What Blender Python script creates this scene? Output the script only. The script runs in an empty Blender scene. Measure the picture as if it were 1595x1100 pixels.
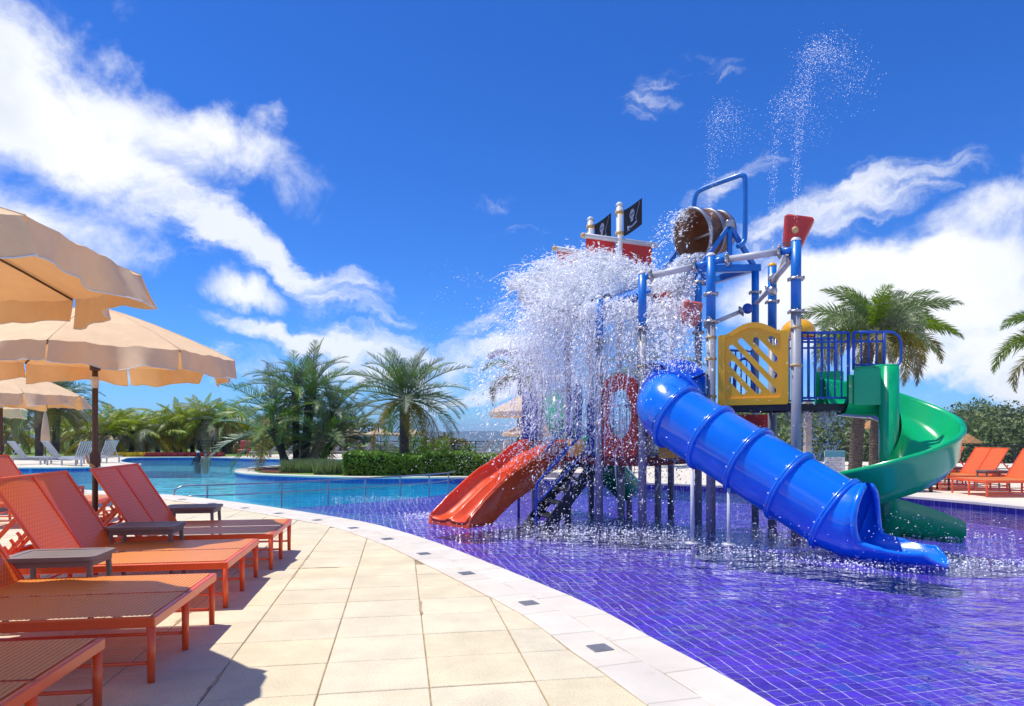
import bpy, math, random
import numpy as np
from mathutils import Vector, Matrix, noise
from mathutils.geometry import tessellate_polygon

random.seed(7)
RNG = np.random.default_rng(11)
SC = bpy.context.scene
COL = SC.collection
R = math.radians

# ------------------------------------------------------------------ camera
CAM_H = 1.35
FPX = 1050.0
cam_d = bpy.data.cameras.new('camera')
cam = bpy.data.objects.new('camera', cam_d)
COL.objects.link(cam)
cam.location = (0, 0, CAM_H)
cam.rotation_euler = (R(90), 0, 0)
cam_d.sensor_width = 36.0
cam_d.lens = 36.0 * FPX / 1595.0
cam_d.shift_y = 125.0 / 1595.0
cam_d.clip_start = 0.05
cam_d.clip_end = 20000
SC.camera = cam

# ------------------------------------------------------------------ light
SUN_EL = 70.0
sun_dir = Vector((-math.cos(R(SUN_EL)), 0.12, math.sin(R(SUN_EL)))).normalized()   # towards the sun
sd = bpy.data.lights.new('sun', 'SUN')
sd.energy = 3.9
sd.angle = R(0.53)
sd.color = (1.0, 0.955, 0.88)
sun = bpy.data.objects.new('sun', sd)
COL.objects.link(sun)
sun.location = (-20, 0, 60)
sun.rotation_euler = sun_dir.to_track_quat('Z', 'Y').to_euler()

SC.view_settings.view_transform = 'Standard'
SC.view_settings.look = 'None'
SC.view_settings.exposure = 0.22
SC.view_settings.gamma = 1.0
SC.cycles.use_light_tree = True
SC.view_settings.use_curve_mapping = False
SC.render.engine = 'CYCLES'
SC.cycles.use_denoising = True
SC.cycles.use_adaptive_sampling = True
SC.cycles.adaptive_threshold = 0.02
SC.cycles.max_bounces = 14
SC.cycles.diffuse_bounces = 8
SC.cycles.glossy_bounces = 3
SC.cycles.transmission_bounces = 12
SC.cycles.transparent_max_bounces = 40
SC.cycles.volume_bounces = 0
SC.cycles.caustics_reflective = False
SC.cycles.caustics_refractive = False
SC.cycles.sample_clamp_indirect = 6.0


class NT:
    """small node-tree helper"""
    def __init__(self, tree):
        self.t = tree
        self.t.nodes.clear()

    def n(self, typ, ins=None, **props):
        nd = self.t.nodes.new(typ)
        for k, v in props.items():
            setattr(nd, k, v)
        for k, v in (ins or {}).items():
            s = nd.inputs[k]
            if isinstance(v, bpy.types.NodeSocket):
                self.t.links.new(v, s)
            elif isinstance(v, bpy.types.Node):
                self.t.links.new(v.outputs[0], s)
            else:
                s.default_value = v
        return nd

    def math(self, op, a, b=0.0, c=0.0, clamp=False):
        return self.n('ShaderNodeMath', {0: a, 1: b, 2: c}, operation=op, use_clamp=clamp).outputs[0]

    def vmath(self, op, a, b=(0, 0, 0)):
        nd = self.n('ShaderNodeVectorMath', {0: a, 1: b}, operation=op)
        return nd.outputs[1] if op in ('LENGTH', 'DOT_PRODUCT', 'DISTANCE') else nd.outputs[0]

    def smooth(self, v, a, b, lo=0.0, hi=1.0):
        return self.n('ShaderNodeMapRange', {0: v, 1: a, 2: b, 3: lo, 4: hi}, interpolation_type='SMOOTHSTEP').outputs[0]

    def mixc(self, fac, a, b, blend='MIX'):
        nd = self.t.nodes.new('ShaderNodeMix')
        nd.data_type = 'RGBA'
        nd.blend_type = blend
        for i, v in ((0, fac), (6, a), (7, b)):
            s = nd.inputs[i]
            if isinstance(v, bpy.types.NodeSocket):
                self.t.links.new(v, s)
            else:
                s.default_value = v
        return nd.outputs[2]

    def noise(self, vec, scale, detail=4.0, rough=0.55, dist=0.0):
        return self.n('ShaderNodeTexNoise', {'Vector': vec, 'Scale': scale, 'Detail': detail, 'Roughness': rough, 'Distortion': dist})


# ------------------------------------------------------------------ sky
def view_dir(px, py):
    return Vector(((px - 797.5) / FPX, 1.0, (675.0 - py) / FPX)).normalized()


world = bpy.data.worlds.new('World')
SC.world = world
world.use_nodes = True
world.cycles.sampling_method = 'MANUAL'
world.cycles.sample_map_resolution = 512
w = NT(world.node_tree)
sky = w.n('ShaderNodeTexSky', sky_type='NISHITA', sun_disc=False, sun_elevation=R(SUN_EL), sun_rotation=R(270),
          altitude=700.0, air_density=1.0, dust_density=0.25, ozone_density=3.0)
D = w.n('ShaderNodeTexCoord').outputs['Generated']
n1 = w.noise(D, 3.2, 3.0, 0.5)
n2 = w.noise(D, 11.0, 5.0, 0.6)
o1 = w.vmath('SUBTRACT', n1.outputs['Color'], (0.5, 0.5, 0.5))
o2 = w.vmath('SUBTRACT', n2.outputs['Color'], (0.5, 0.5, 0.5))
o1 = w.n('ShaderNodeVectorMath', {0: o1, 'Scale': 0.22}, operation='SCALE').outputs[0]
o2 = w.n('ShaderNodeVectorMath', {0: o2, 'Scale': 0.10}, operation='SCALE').outputs[0]
DW = w.vmath('ADD', w.vmath('ADD', D, o1), o2)


def blob(vec, px, py, rx, ry, ang, wt):
    c = view_dir(px, py)
    r = Vector((c.y, -c.x, 0)).normalized()
    u = r.cross(c).normalized()
    a = R(ang)
    r2 = r * math.cos(a) + u * math.sin(a)
    u2 = -r * math.sin(a) + u * math.cos(a)
    m = Matrix((r2, c, u2)).transposed()
    k = c.y / FPX
    mp = w.n('ShaderNodeMapping', {'Vector': vec, 'Location': c, 'Rotation': m.to_euler(), 'Scale': (rx * k, 0.6, ry * k)}, vector_type='TEXTURE')
    return w.smooth(w.vmath('LENGTH', mp), 1.0, 0.0, 0.0, wt)


def total(vec, blobs):
    s = None
    for b in blobs:
        v = blob(vec, *b)
        s = v if s is None else w.math('ADD', s, v)
    return s


cum = total(DW, [
    (40, 60, 260, 190, 0, 1.1), (170, 185, 300, 130, -22, 1.0), (360, 215, 230, 75, -26, 0.9), (60, 320, 330, 110, -10, 0.95),
    (290, 310, 250, 60, -34, 0.62), (415, 472, 135, 52, -8, 1.25),
    (1440, 465, 400, 150, 6, 1.25), (1560, 310, 130, 75, 10, 1.0), (1500, 545, 320, 80, 0, 0.9), (1290, 470, 250, 110, 0, 1.0),
    (765, 530, 140, 50, 0, 1.15), (560, 575, 300, 46, 0, 0.75), (240, 620, 300, 30, 0, 0.45), (1500, 590, 240, 36, 0, 0.55),
])
fb = w.noise(D, 7.0, 7.0, 0.64, 0.5).outputs[0]
# unseen cumulus added outside the view by broad noise, denser to warm the shadows
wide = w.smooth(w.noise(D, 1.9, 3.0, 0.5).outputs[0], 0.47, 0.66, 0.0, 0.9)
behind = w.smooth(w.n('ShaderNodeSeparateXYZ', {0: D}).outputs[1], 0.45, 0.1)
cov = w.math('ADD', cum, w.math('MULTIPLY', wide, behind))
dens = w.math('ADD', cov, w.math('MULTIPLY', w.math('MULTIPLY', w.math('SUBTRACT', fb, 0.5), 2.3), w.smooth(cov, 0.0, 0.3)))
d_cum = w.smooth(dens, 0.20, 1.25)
# thin streaked cloud
st_map = w.n('ShaderNodeMapping', {'Vector': DW, 'Rotation': (0, R(28), 0), 'Scale': (3.0, 4.0, 13.0)})
st = w.noise(st_map, 2.2, 7.0, 0.62, 0.15).outputs[0]
wis = total(DW, [
    (1310, 330, 260, 100, 18, 1.0), (1130, 262, 170, 42, 22, 0.75), (1010, 120, 75, 110, -25, 0.62), (1095, 70, 70, 45, 0, 0.62),
    (380, 370, 250, 70, -34, 0.9), (520, 440, 200, 50, -20, 0.55), (470, 530, 260, 34, -4, 0.6), (760, 320, 130, 34, 8, 0.5), (620, 560, 300, 50, 0, 0.55),
    (790, 360, 110, 22, 5, 0.4), (1450, 560, 300, 60, 0, 0.7), (740, 480, 130, 30, 30, 0.35), (250, 570, 330, 40, 0, 0.6), (640, 520, 330, 60, 4, 0.55), (650, 605, 380, 44, 0, 0.7), (860, 585, 260, 60, 0, 0.6), (540, 440, 200, 40, -12, 0.3), (200, 300, 330, 190, -15, 0.45),
])
d_wis = w.smooth(w.math('ADD', wis, w.math('MULTIPLY', w.math('MULTIPLY', w.math('SUBTRACT', st, 0.5), w.smooth(wis, 0.0, 0.25)), 2.2)), 0.30, 1.25, 0.0, 0.85)
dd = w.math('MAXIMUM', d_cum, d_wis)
thick = w.smooth(dens, 0.55, 1.7)
greyn = w.math('MULTIPLY', thick, w.smooth(w.noise(D, 5.0, 4.0, 0.5).outputs[0], 0.42, 0.68))
ccol = w.mixc(greyn, (0.93, 0.95, 0.98, 1), (0.70, 0.76, 0.84, 1))
skyc = w.n('ShaderNodeHueSaturation', {'Saturation': 1.22, 'Value': 1.0, 'Color': sky.outputs[0]})
skyc2 = w.mixc(1.0, skyc.outputs[0], (0.385, 0.73, 1.27, 1), 'MULTIPLY')
bg1 = w.n('ShaderNodeBackground', {'Color': skyc2, 'Strength': 0.12})
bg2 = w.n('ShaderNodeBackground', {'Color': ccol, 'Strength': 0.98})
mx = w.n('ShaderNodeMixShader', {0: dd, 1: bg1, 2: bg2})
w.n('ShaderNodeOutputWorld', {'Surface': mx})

# ------------------------------------------------------------------ materials
MATS = {}


def mat(name, col, rough=0.5, metal=0.0, var=0.12, vscale=3.0, bump=0.0, bscale=40.0, coat=0.0, trans=0.0, tcol=None, spec=0.5, rnd=0.0, dirt=0.0, dirtcol=(0.25, 0.2, 0.15), speck=0.0):
    m = bpy.data.materials.new(name)
    m.use_nodes = True
    t = NT(m.node_tree)
    co = t.n('ShaderNodeTexCoord').outputs['Object']
    nz = t.noise(co, vscale, 5.0, 0.6)
    c4 = (*col, 1)
    lo = tuple(max(0, x * (1 - var)) for x in col) + (1,)
    hi = tuple(min(1, x * (1 + var)) for x in col) + (1,)
    c = t.mixc(t.smooth(nz.outputs[0], 0.3, 0.7), lo, hi)
    if dirt:
        dn = t.noise(co, vscale * 2.3, 8.0, 0.7)
        c = t.mixc(t.smooth(dn.outputs[0], 0.56, 0.74, 0, dirt), c, (*dirtcol, 1))
    if speck:
        sn = t.noise(co, 95.0, 3.0, 0.7)
        c = t.n('ShaderNodeHueSaturation', {'Value': t.n('ShaderNodeMapRange', {0: sn.outputs[0], 1: 0.3, 2: 0.7, 3: 1 - speck, 4: 1 + speck}).outputs[0], 'Color': c}).outputs[0]
    if rnd:
        oi = t.n('ShaderNodeObjectInfo').outputs['Random']
        v = t.n('ShaderNodeMapRange', {0: oi, 3: 1 - rnd, 4: 1 + rnd}).outputs[0]
        sv = t.n('ShaderNodeMapRange', {0: t.math('FRACT', t.math('MULTIPLY', oi, 7.31)), 3: 1 - 2.2 * rnd, 4: 1 + 2.2 * rnd}).outputs[0]
        c = t.n('ShaderNodeHueSaturation', {'Value': v, 'Saturation': sv, 'Color': c}).outputs[0]
    rg = t.n('ShaderNodeMapRange', {0: nz.outputs[0], 3: max(0, rough - 0.08), 4: min(1, rough + 0.1)}).outputs[0]
    p = t.n('ShaderNodeBsdfPrincipled', {'Base Color': c, 'Roughness': rg, 'Metallic': metal, 'Specular IOR Level': spec, 'Coat Weight': coat, 'Coat Roughness': 0.08})
    if bump:
        bn = t.noise(co, bscale, 4.0, 0.6)
        bp = t.n('ShaderNodeBump', {'Strength': bump, 'Distance': 0.01, 'Height': bn.outputs[0]})
        t.t.links.new(bp.outputs[0], p.inputs['Normal'])
    out = p.outputs[0]
    if trans:
        tr = t.n('ShaderNodeBsdfTranslucent', {'Color': (*tcol, 1) if tcol else c})
        out = t.n('ShaderNodeMixShader', {0: trans, 1: out, 2: tr.outputs[0]}).outputs[0]
    t.n('ShaderNodeOutputMaterial', {'Surface': out})
    MATS[name] = m
    return m


mat('post_grey', (0.33, 0.33, 0.35), 0.45, var=0.08, dirt=0.25, dirtcol=(0.30, 0.28, 0.27))
mat('pipe_grey', (0.62, 0.61, 0.60), 0.45, var=0.06, dirt=0.15, dirtcol=(0.4, 0.36, 0.32))
mat('blue_paint', (0.006, 0.185, 0.62), 0.38, var=0.10, coat=0.2, dirt=0.10, dirtcol=(0.05, 0.22, 0.55))
mat('rail_blue', (0.015, 0.085, 0.44), 0.4, var=0.1, coat=0.2)
mat('tube_blue', (0.004, 0.185, 0.82), 0.2, var=0.09, vscale=1.6, coat=0.5, bump=0.04, bscale=14, dirt=0.3, dirtcol=(0.03, 0.26, 0.78))
mat('green_plastic', (0.003, 0.43, 0.145), 0.2, var=0.10, vscale=1.5, coat=0.5, bump=0.03, bscale=12)
mat('orange_plastic', (0.82, 0.095, 0.012), 0.25, var=0.08, coat=0.4)
mat('red_plastic', (0.62, 0.05, 0.03), 0.35, var=0.12, dirt=0.2, dirtcol=(0.7, 0.25, 0.2))
mat('red_sail', (0.66, 0.02, 0.012), 0.45, var=0.15)
mat('pink_plastic', (0.72, 0.16, 0.13), 0.45, var=0.12, vscale=6, dirt=0.3, dirtcol=(0.75, 0.33, 0.28))
mat('yellow_plastic', (1.0, 0.46, 0.0), 0.3, var=0.04, coat=0.2)
mat('brass', (0.62, 0.40, 0.16), 0.45, var=0.15, vscale=20)
mat('steel', (0.55, 0.50, 0.47), 0.35, 0.7, var=0.15, vscale=20, dirt=0.5, dirtcol=(0.28, 0.16, 0.1))
mat('deck_rubber', (0.045, 0.035, 0.035), 0.8, var=0.3, bump=0.2)
mat('deck_red', (0.22, 0.02, 0.02), 0.6, var=0.2)
mat('stair_grey', (0.03, 0.03, 0.034), 0.6, var=0.3)
mat('bucket_out', (0.23, 0.10, 0.045), 0.5, var=0.35, vscale=4, bump=0.15, bscale=20)
mat('bucket_in', (0.30, 0.115, 0.05), 0.4, var=0.25, vscale=3)
mat('bucket_band', (0.36, 0.36, 0.38), 0.4, 0.5)
mat('flag_black', (0.022, 0.022, 0.028), 0.7, var=0.25)
mat('flag_print', (0.42, 0.46, 0.58), 0.7, var=0.2)
mat('white_cap', (0.75, 0.73, 0.70), 0.5)
mat('frame_orange', (0.88, 0.105, 0.02), 0.35, var=0.07, coat=0.25)
mat('table_taupe', (0.21, 0.175, 0.165), 0.5, var=0.12, rnd=0.1)
mat('umb_cloth', (0.95, 0.70, 0.42), 0.85, var=0.06, vscale=5, trans=0.20, tcol=(0.85, 0.38, 0.12), bump=0.5, bscale=11, spec=0.1)
mat('umb_pole', (0.085, 0.045, 0.032), 0.5)
mat('umb_pale', (0.84, 0.66, 0.46), 0.85, var=0.06, trans=0.35, tcol=(0.8, 0.42, 0.16), spec=0.1)
mat('slab', (0.72, 0.62, 0.41), 0.72, var=0.09, vscale=2.6, bump=0.35, bscale=70, rnd=0.035, dirt=0.4, dirtcol=(0.60, 0.47, 0.28), speck=0.16)
mat('coping_stone', (0.74, 0.66, 0.53), 0.6, var=0.06, vscale=2.0, bump=0.15, bscale=40, rnd=0.035, dirt=0.5, dirtcol=(0.46, 0.37, 0.27))
mat('grout', (0.40, 0.30, 0.17), 0.9, var=0.3, vscale=7)
mat('mortar', (0.46, 0.34, 0.19), 0.9, var=0.25, vscale=12)
mat('drain', (0.24, 0.24, 0.25), 0.5, 0.4)
mat('lawn', (0.15, 0.24, 0.03), 0.9, var=0.35, vscale=0.7, bump=0.5, bscale=30)
mat('soil', (0.19, 0.06, 0.025), 0.9, var=0.35, vscale=6, bump=0.6, bscale=30)
mat('valley', (0.07, 0.10, 0.035), 0.9, var=0.4, vscale=0.01)
mat('hill_far', (0.05, 0.085, 0.04), 0.95, var=0.4, vscale=0.006)
mat('date_leaf', (0.175, 0.26, 0.075), 0.42, var=0.25, vscale=1.5, trans=0.25, rnd=0.22)
mat('date_old', (0.30, 0.22, 0.035), 0.5, var=0.25, trans=0.25, rnd=0.2)
mat('coco_leaf', (0.36, 0.44, 0.035), 0.4, var=0.25, trans=0.3, rnd=0.25)
mat('coco_old', (0.46, 0.34, 0.04), 0.45, var=0.25, trans=0.25, rnd=0.25)
mat('fox_leaf', (0.19, 0.28, 0.05), 0.45, var=0.25, trans=0.3, rnd=0.2)
mat('fox_old', (0.24, 0.21, 0.04), 0.5, var=0.25, trans=0.3, rnd=0.2)
mat('trunk', (0.115, 0.085, 0.065), 0.9, var=0.35, vscale=6, bump=0.9, bscale=18)
mat('trunk_dark', (0.06, 0.045, 0.036), 0.9, var=0.35, vscale=6, bump=0.9, bscale=18)
mat('hedge_leaf', (0.19, 0.33, 0.022), 0.45, var=0.3, vscale=2.0, trans=0.25)
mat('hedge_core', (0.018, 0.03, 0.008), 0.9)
mat('forest_leaf', (0.17, 0.215, 0.06), 0.6, var=0.5, vscale=0.22, trans=0.2)
mat('grass_blade', (0.20, 0.27, 0.10), 0.5, var=0.3, trans=0.25)
mat('flower_red', (0.35, 0.04, 0.06), 0.7, var=0.3)
mat('flower_yellow', (0.65, 0.48, 0.02), 0.7, var=0.3)
mat('grey_slat', (0.34, 0.315, 0.30), 0.55, var=0.1, rnd=0.08)
mat('white_slat', (0.52, 0.53, 0.55), 0.55, var=0.1, rnd=0.06)
mat('fence_metal', (0.04, 0.035, 0.03), 0.5)
mat('rail_steel', (0.34, 0.36, 0.40), 0.3, 0.6)
mat('sign_white', (0.75, 0.75, 0.76), 0.5)
mat('sign_teal', (0.08, 0.33, 0.40), 0.5)
mat('sign_ink', (0.25, 0.27, 0.3), 0.6)
mat('column_cream', (0.42, 0.33, 0.26), 0.8, var=0.15)
mat('thatch', (0.42, 0.20, 0.07), 0.9, var=0.35, vscale=8, bump=0.6)
mat('roof_tile', (0.42, 0.13, 0.06), 0.8, var=0.25)
mat('house_wall', (0.5, 0.42, 0.34), 0.8)
mat('skin', (0.42, 0.22, 0.14), 0.5)
mat('dark_cloth', (0.03, 0.035, 0.06), 0.8)
mat('white_cloth', (0.75, 0.75, 0.75), 0.8)
mat('rattan', (0.10, 0.055, 0.04), 0.7, var=0.3, vscale=30)
mat('red_seat', (0.5, 0.05, 0.045), 0.5)


def ribbed(name, col, axis_scale, rough=0.45):
    """woven sling: cross-woven strands with darker gaps"""
    m = bpy.data.materials.new(name)
    m.use_nodes = True
    t = NT(m.node_tree)
    uv = t.n('ShaderNodeTexCoord').outputs['UV']
    s = t.n('ShaderNodeSeparateXYZ', {0: uv})
    a = t.math('SINE', t.math('MULTIPLY', s.outputs[0], axis_scale[0]))
    b = t.math('SINE', t.math('MULTIPLY', s.outputs[1], axis_scale[1]))
    h = t.math('ADD', t.math('MULTIPLY', a, axis_scale[2]), t.math('MULTIPLY', t.math('MULTIPLY', a, b), 1 - axis_scale[2]))
    h01 = t.smooth(h, -0.75, 0.45)
    nz = t.noise(uv, 3.0, 4.0).outputs[0]
    hi = t.mixc(nz, tuple(x * 0.92 for x in col) + (1,), tuple(min(1, x * 1.08) for x in col) + (1,))
    c = t.mixc(h01, (col[0] * 0.66, col[1] * 0.48, col[2] * 0.6, 1), hi)
    bp = t.n('ShaderNodeBump', {'Strength': 0.6, 'Distance': 0.004, 'Height': h01})
    p = t.n('ShaderNodeBsdfPrincipled', {'Base Color': c, 'Roughness': rough, 'Coat Weight': 0.35, 'Coat Roughness': 0.35})
    tr = t.n('ShaderNodeBsdfTranslucent', {'Color': c})
    ms = t.n('ShaderNodeMixShader', {0: 0.12, 1: p.outputs[0], 2: tr.outputs[0]})
    t.n('ShaderNodeOutputMaterial', {'Surface': ms})
    MATS[name] = m


ribbed('sling_seat', (1.0, 0.35, 0.045), (2 * math.pi / 0.026, 2 * math.pi / 0.05, 0.75))
ribbed('sling_back', (1.0, 0.19, 0.025), (2 * math.pi / 0.034, 2 * math.pi / 0.034, 0.25))


def tile_mat(name, col, col2, tile, grout=(0.55, 0.55, 0.6), rough=0.3, gw=0.03, rot=0.0, bumpy=True):
    m = bpy.data.materials.new(name)
    m.use_nodes = True
    t = NT(m.node_tree)
    co = t.n('ShaderNodeTexCoord').outputs['Object']
    mp = t.n('ShaderNodeMapping', {'Vector': co, 'Rotation': (0, 0, rot)})
    br = t.n('ShaderNodeTexBrick', {'Vector': mp, 'Color1': (*col, 1), 'Color2': (*col2, 1), 'Mortar': (*grout, 1), 'Scale': 1.0, 'Mortar Size': tile * gw,
                                    'Mortar Smooth': 0.2, 'Brick Width': tile, 'Row Height': tile}, offset=0.0)
    nz = t.noise(co, 0.6, 4.0)
    c = t.n('ShaderNodeHueSaturation', {'Value': t.n('ShaderNodeMapRange', {0: nz.outputs[0], 3: 0.8, 4: 1.2}).outputs[0], 'Color': br.outputs[0]}).outputs[0]
    p = t.n('ShaderNodeBsdfPrincipled', {'Base Color': c, 'Roughness': rough})
    t.n('ShaderNodeOutputMaterial', {'Surface': p.outputs[0]})
    MATS[name] = m


tile_mat('turq_floor', (0.10, 0.84, 0.97), (0.12, 0.88, 1.0), 0.25, (0.2, 0.8, 0.95))
tile_mat('wall_mosaic', (0.045, 0.022, 0.28), (0.055, 0.03, 0.33), 0.15, (0.25, 0.22, 0.5))
tile_mat('wall_turq', (0.03, 0.62, 0.86), (0.04, 0.68, 0.90), 0.25, (0.2, 0.8, 0.95))
tile_mat('band_blue', (0.01, 0.07, 0.36), (0.012, 0.09, 0.42), 0.15, (0.06, 0.2, 0.55))
mat('deck_plain', (0.74, 0.655, 0.50), 0.75, var=0.08, vscale=0.7, bump=0.15, bscale=20, dirt=0.15, dirtcol=(0.6, 0.5, 0.36))


def violet(name, col, rnd):
    m = bpy.data.materials.new(name)
    m.use_nodes = True
    t = NT(m.node_tree)
    co = t.n('ShaderNodeTexCoord').outputs['Object']
    nz = t.noise(co, 0.9, 5.0)
    n3 = t.noise(co, 6.0, 2.0)
    a = t.mixc(t.smooth(nz.outputs[0], 0.35, 0.7), (*col, 1), (col[0] * 0.72, col[1] * 0.9, col[2] * 0.95, 1))
    cell = t.n('ShaderNodeMapping', {'Vector': co, 'Rotation': (0, 0, R(-12.5)), 'Scale': (1 / 0.12, 1 / 0.12, 0.0), 'Location': (0.5, 0.5, 0)})
    fl = t.vmath('FLOOR', cell.outputs[0])
    wn = t.n('ShaderNodeTexWhiteNoise', {'Vector': fl}, noise_dimensions='2D')
    a = t.n('ShaderNodeHueSaturation', {'Value': t.n('ShaderNodeMapRange', {0: wn.outputs[0], 3: 0.72, 4: 1.22}).outputs[0], 'Color': a}).outputs[0]
    sx = t.n('ShaderNodeSeparateColor', {0: wn.outputs[1]})
    a = t.mixc(t.smooth(sx.outputs[1], 0.9, 0.97, 0, 0.55), a, (col[0] * .35, col[1] * 3.2, col[2] * 1.0, 1))
    a = t.mixc(t.smooth(n3.outputs[0], 0.6, 0.75, 0, 0.5), a, (col[0] * 1.2, col[1] * 1.5, col[2] * 1.15, 1))
    p = t.n('ShaderNodeBsdfPrincipled', {'Base Color': a, 'Roughness': 0.35})
    t.n('ShaderNodeOutputMaterial', {'Surface': p.outputs[0]})
    MATS[name] = m


violet('violet_tile', (0.115, 0.040, 0.56), 0.1)
mat('tile_grout', (0.74, 0.68, 0.95), 0.8, var=0.1)


def water_mat(name, tint, bumps, rough=0.01):
    m = bpy.data.materials.new(name)
    m.use_nodes = True
    t = NT(m.node_tree)
    co = t.n('ShaderNodeTexCoord').outputs['Object']
    h = None
    for sc_, wt, st_ in bumps:
        mp = t.n('ShaderNodeMapping', {'Vector': co, 'Scale': st_, 'Rotation': (0, 0, R(20))})
        nz = t.noise(mp, sc_, 3.0, 0.5, 0.4).outputs[0]
        v = t.math('MULTIPLY', nz, wt)
        h = v if h is None else t.math('ADD', h, v)
    bp = t.n('ShaderNodeBump', {'Strength': 1.0, 'Distance': 1.0, 'Height': h})
    fr = t.n('ShaderNodeFresnel', {'IOR': 1.33, 'Normal': bp.outputs[0]})
    gl = t.n('ShaderNodeBsdfGlossy', {'Color': (1, 1, 1, 1), 'Roughness': rough, 'Normal': bp.outputs[0]})
    tr = t.n('ShaderNodeBsdfTransparent', {'Color': (*tint, 1)})
    ms = t.n('ShaderNodeMixShader', {0: fr.outputs[0], 1: tr.outputs[0], 2: gl.outputs[0]})
    t.n('ShaderNodeOutputMaterial', {'Surface': ms.outputs[0]})
    MATS[name] = m


water_mat('water_violet', (0.93, 0.94, 1.0), [(1.7, 0.060, (1, 1.5, 1)), (5.0, 0.030, (1, 1.5, 1)), (14.0, 0.012, (1, 1.4, 1))])
water_mat('water_turq', (0.88, 0.99, 1.0), [(1.6, 0.05, (1, 1.6, 1)), (5.0, 0.016, (1, 1.3, 1)), (15.0, 0.004, (1, 1, 1))])


def drop_mat():
    m = bpy.data.materials.new('splash_water')
    m.use_nodes = True
    t = NT(m.node_tree)
    p = t.n('ShaderNodeBsdfPrincipled', {'Base Color': (0.995, 0.995, 0.995, 1), 'Roughness': 0.25, 'Specular IOR Level': 0.4})
    tr = t.n('ShaderNodeBsdfTranslucent', {'Color': (1.0, 1.0, 1.0, 1)})
    tp = t.n('ShaderNodeBsdfTransparent', {'Color': (0.95, 0.97, 1.0, 1)})
    m1 = t.n('ShaderNodeMixShader', {0: 0.22, 1: p.outputs[0], 2: tr.outputs[0]})
    m2 = t.n('ShaderNodeMixShader', {0: 0.14, 1: m1.outputs[0], 2: tp.outputs[0]})
    t.n('ShaderNodeOutputMaterial', {'Surface': m2.outputs[0]})
    MATS['splash_water'] = m


drop_mat()
mat('splash_foam', (0.985, 0.985, 0.985), 0.6, var=0.01)

# ------------------------------------------------------------------ mesh helpers
ORG = {}


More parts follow.
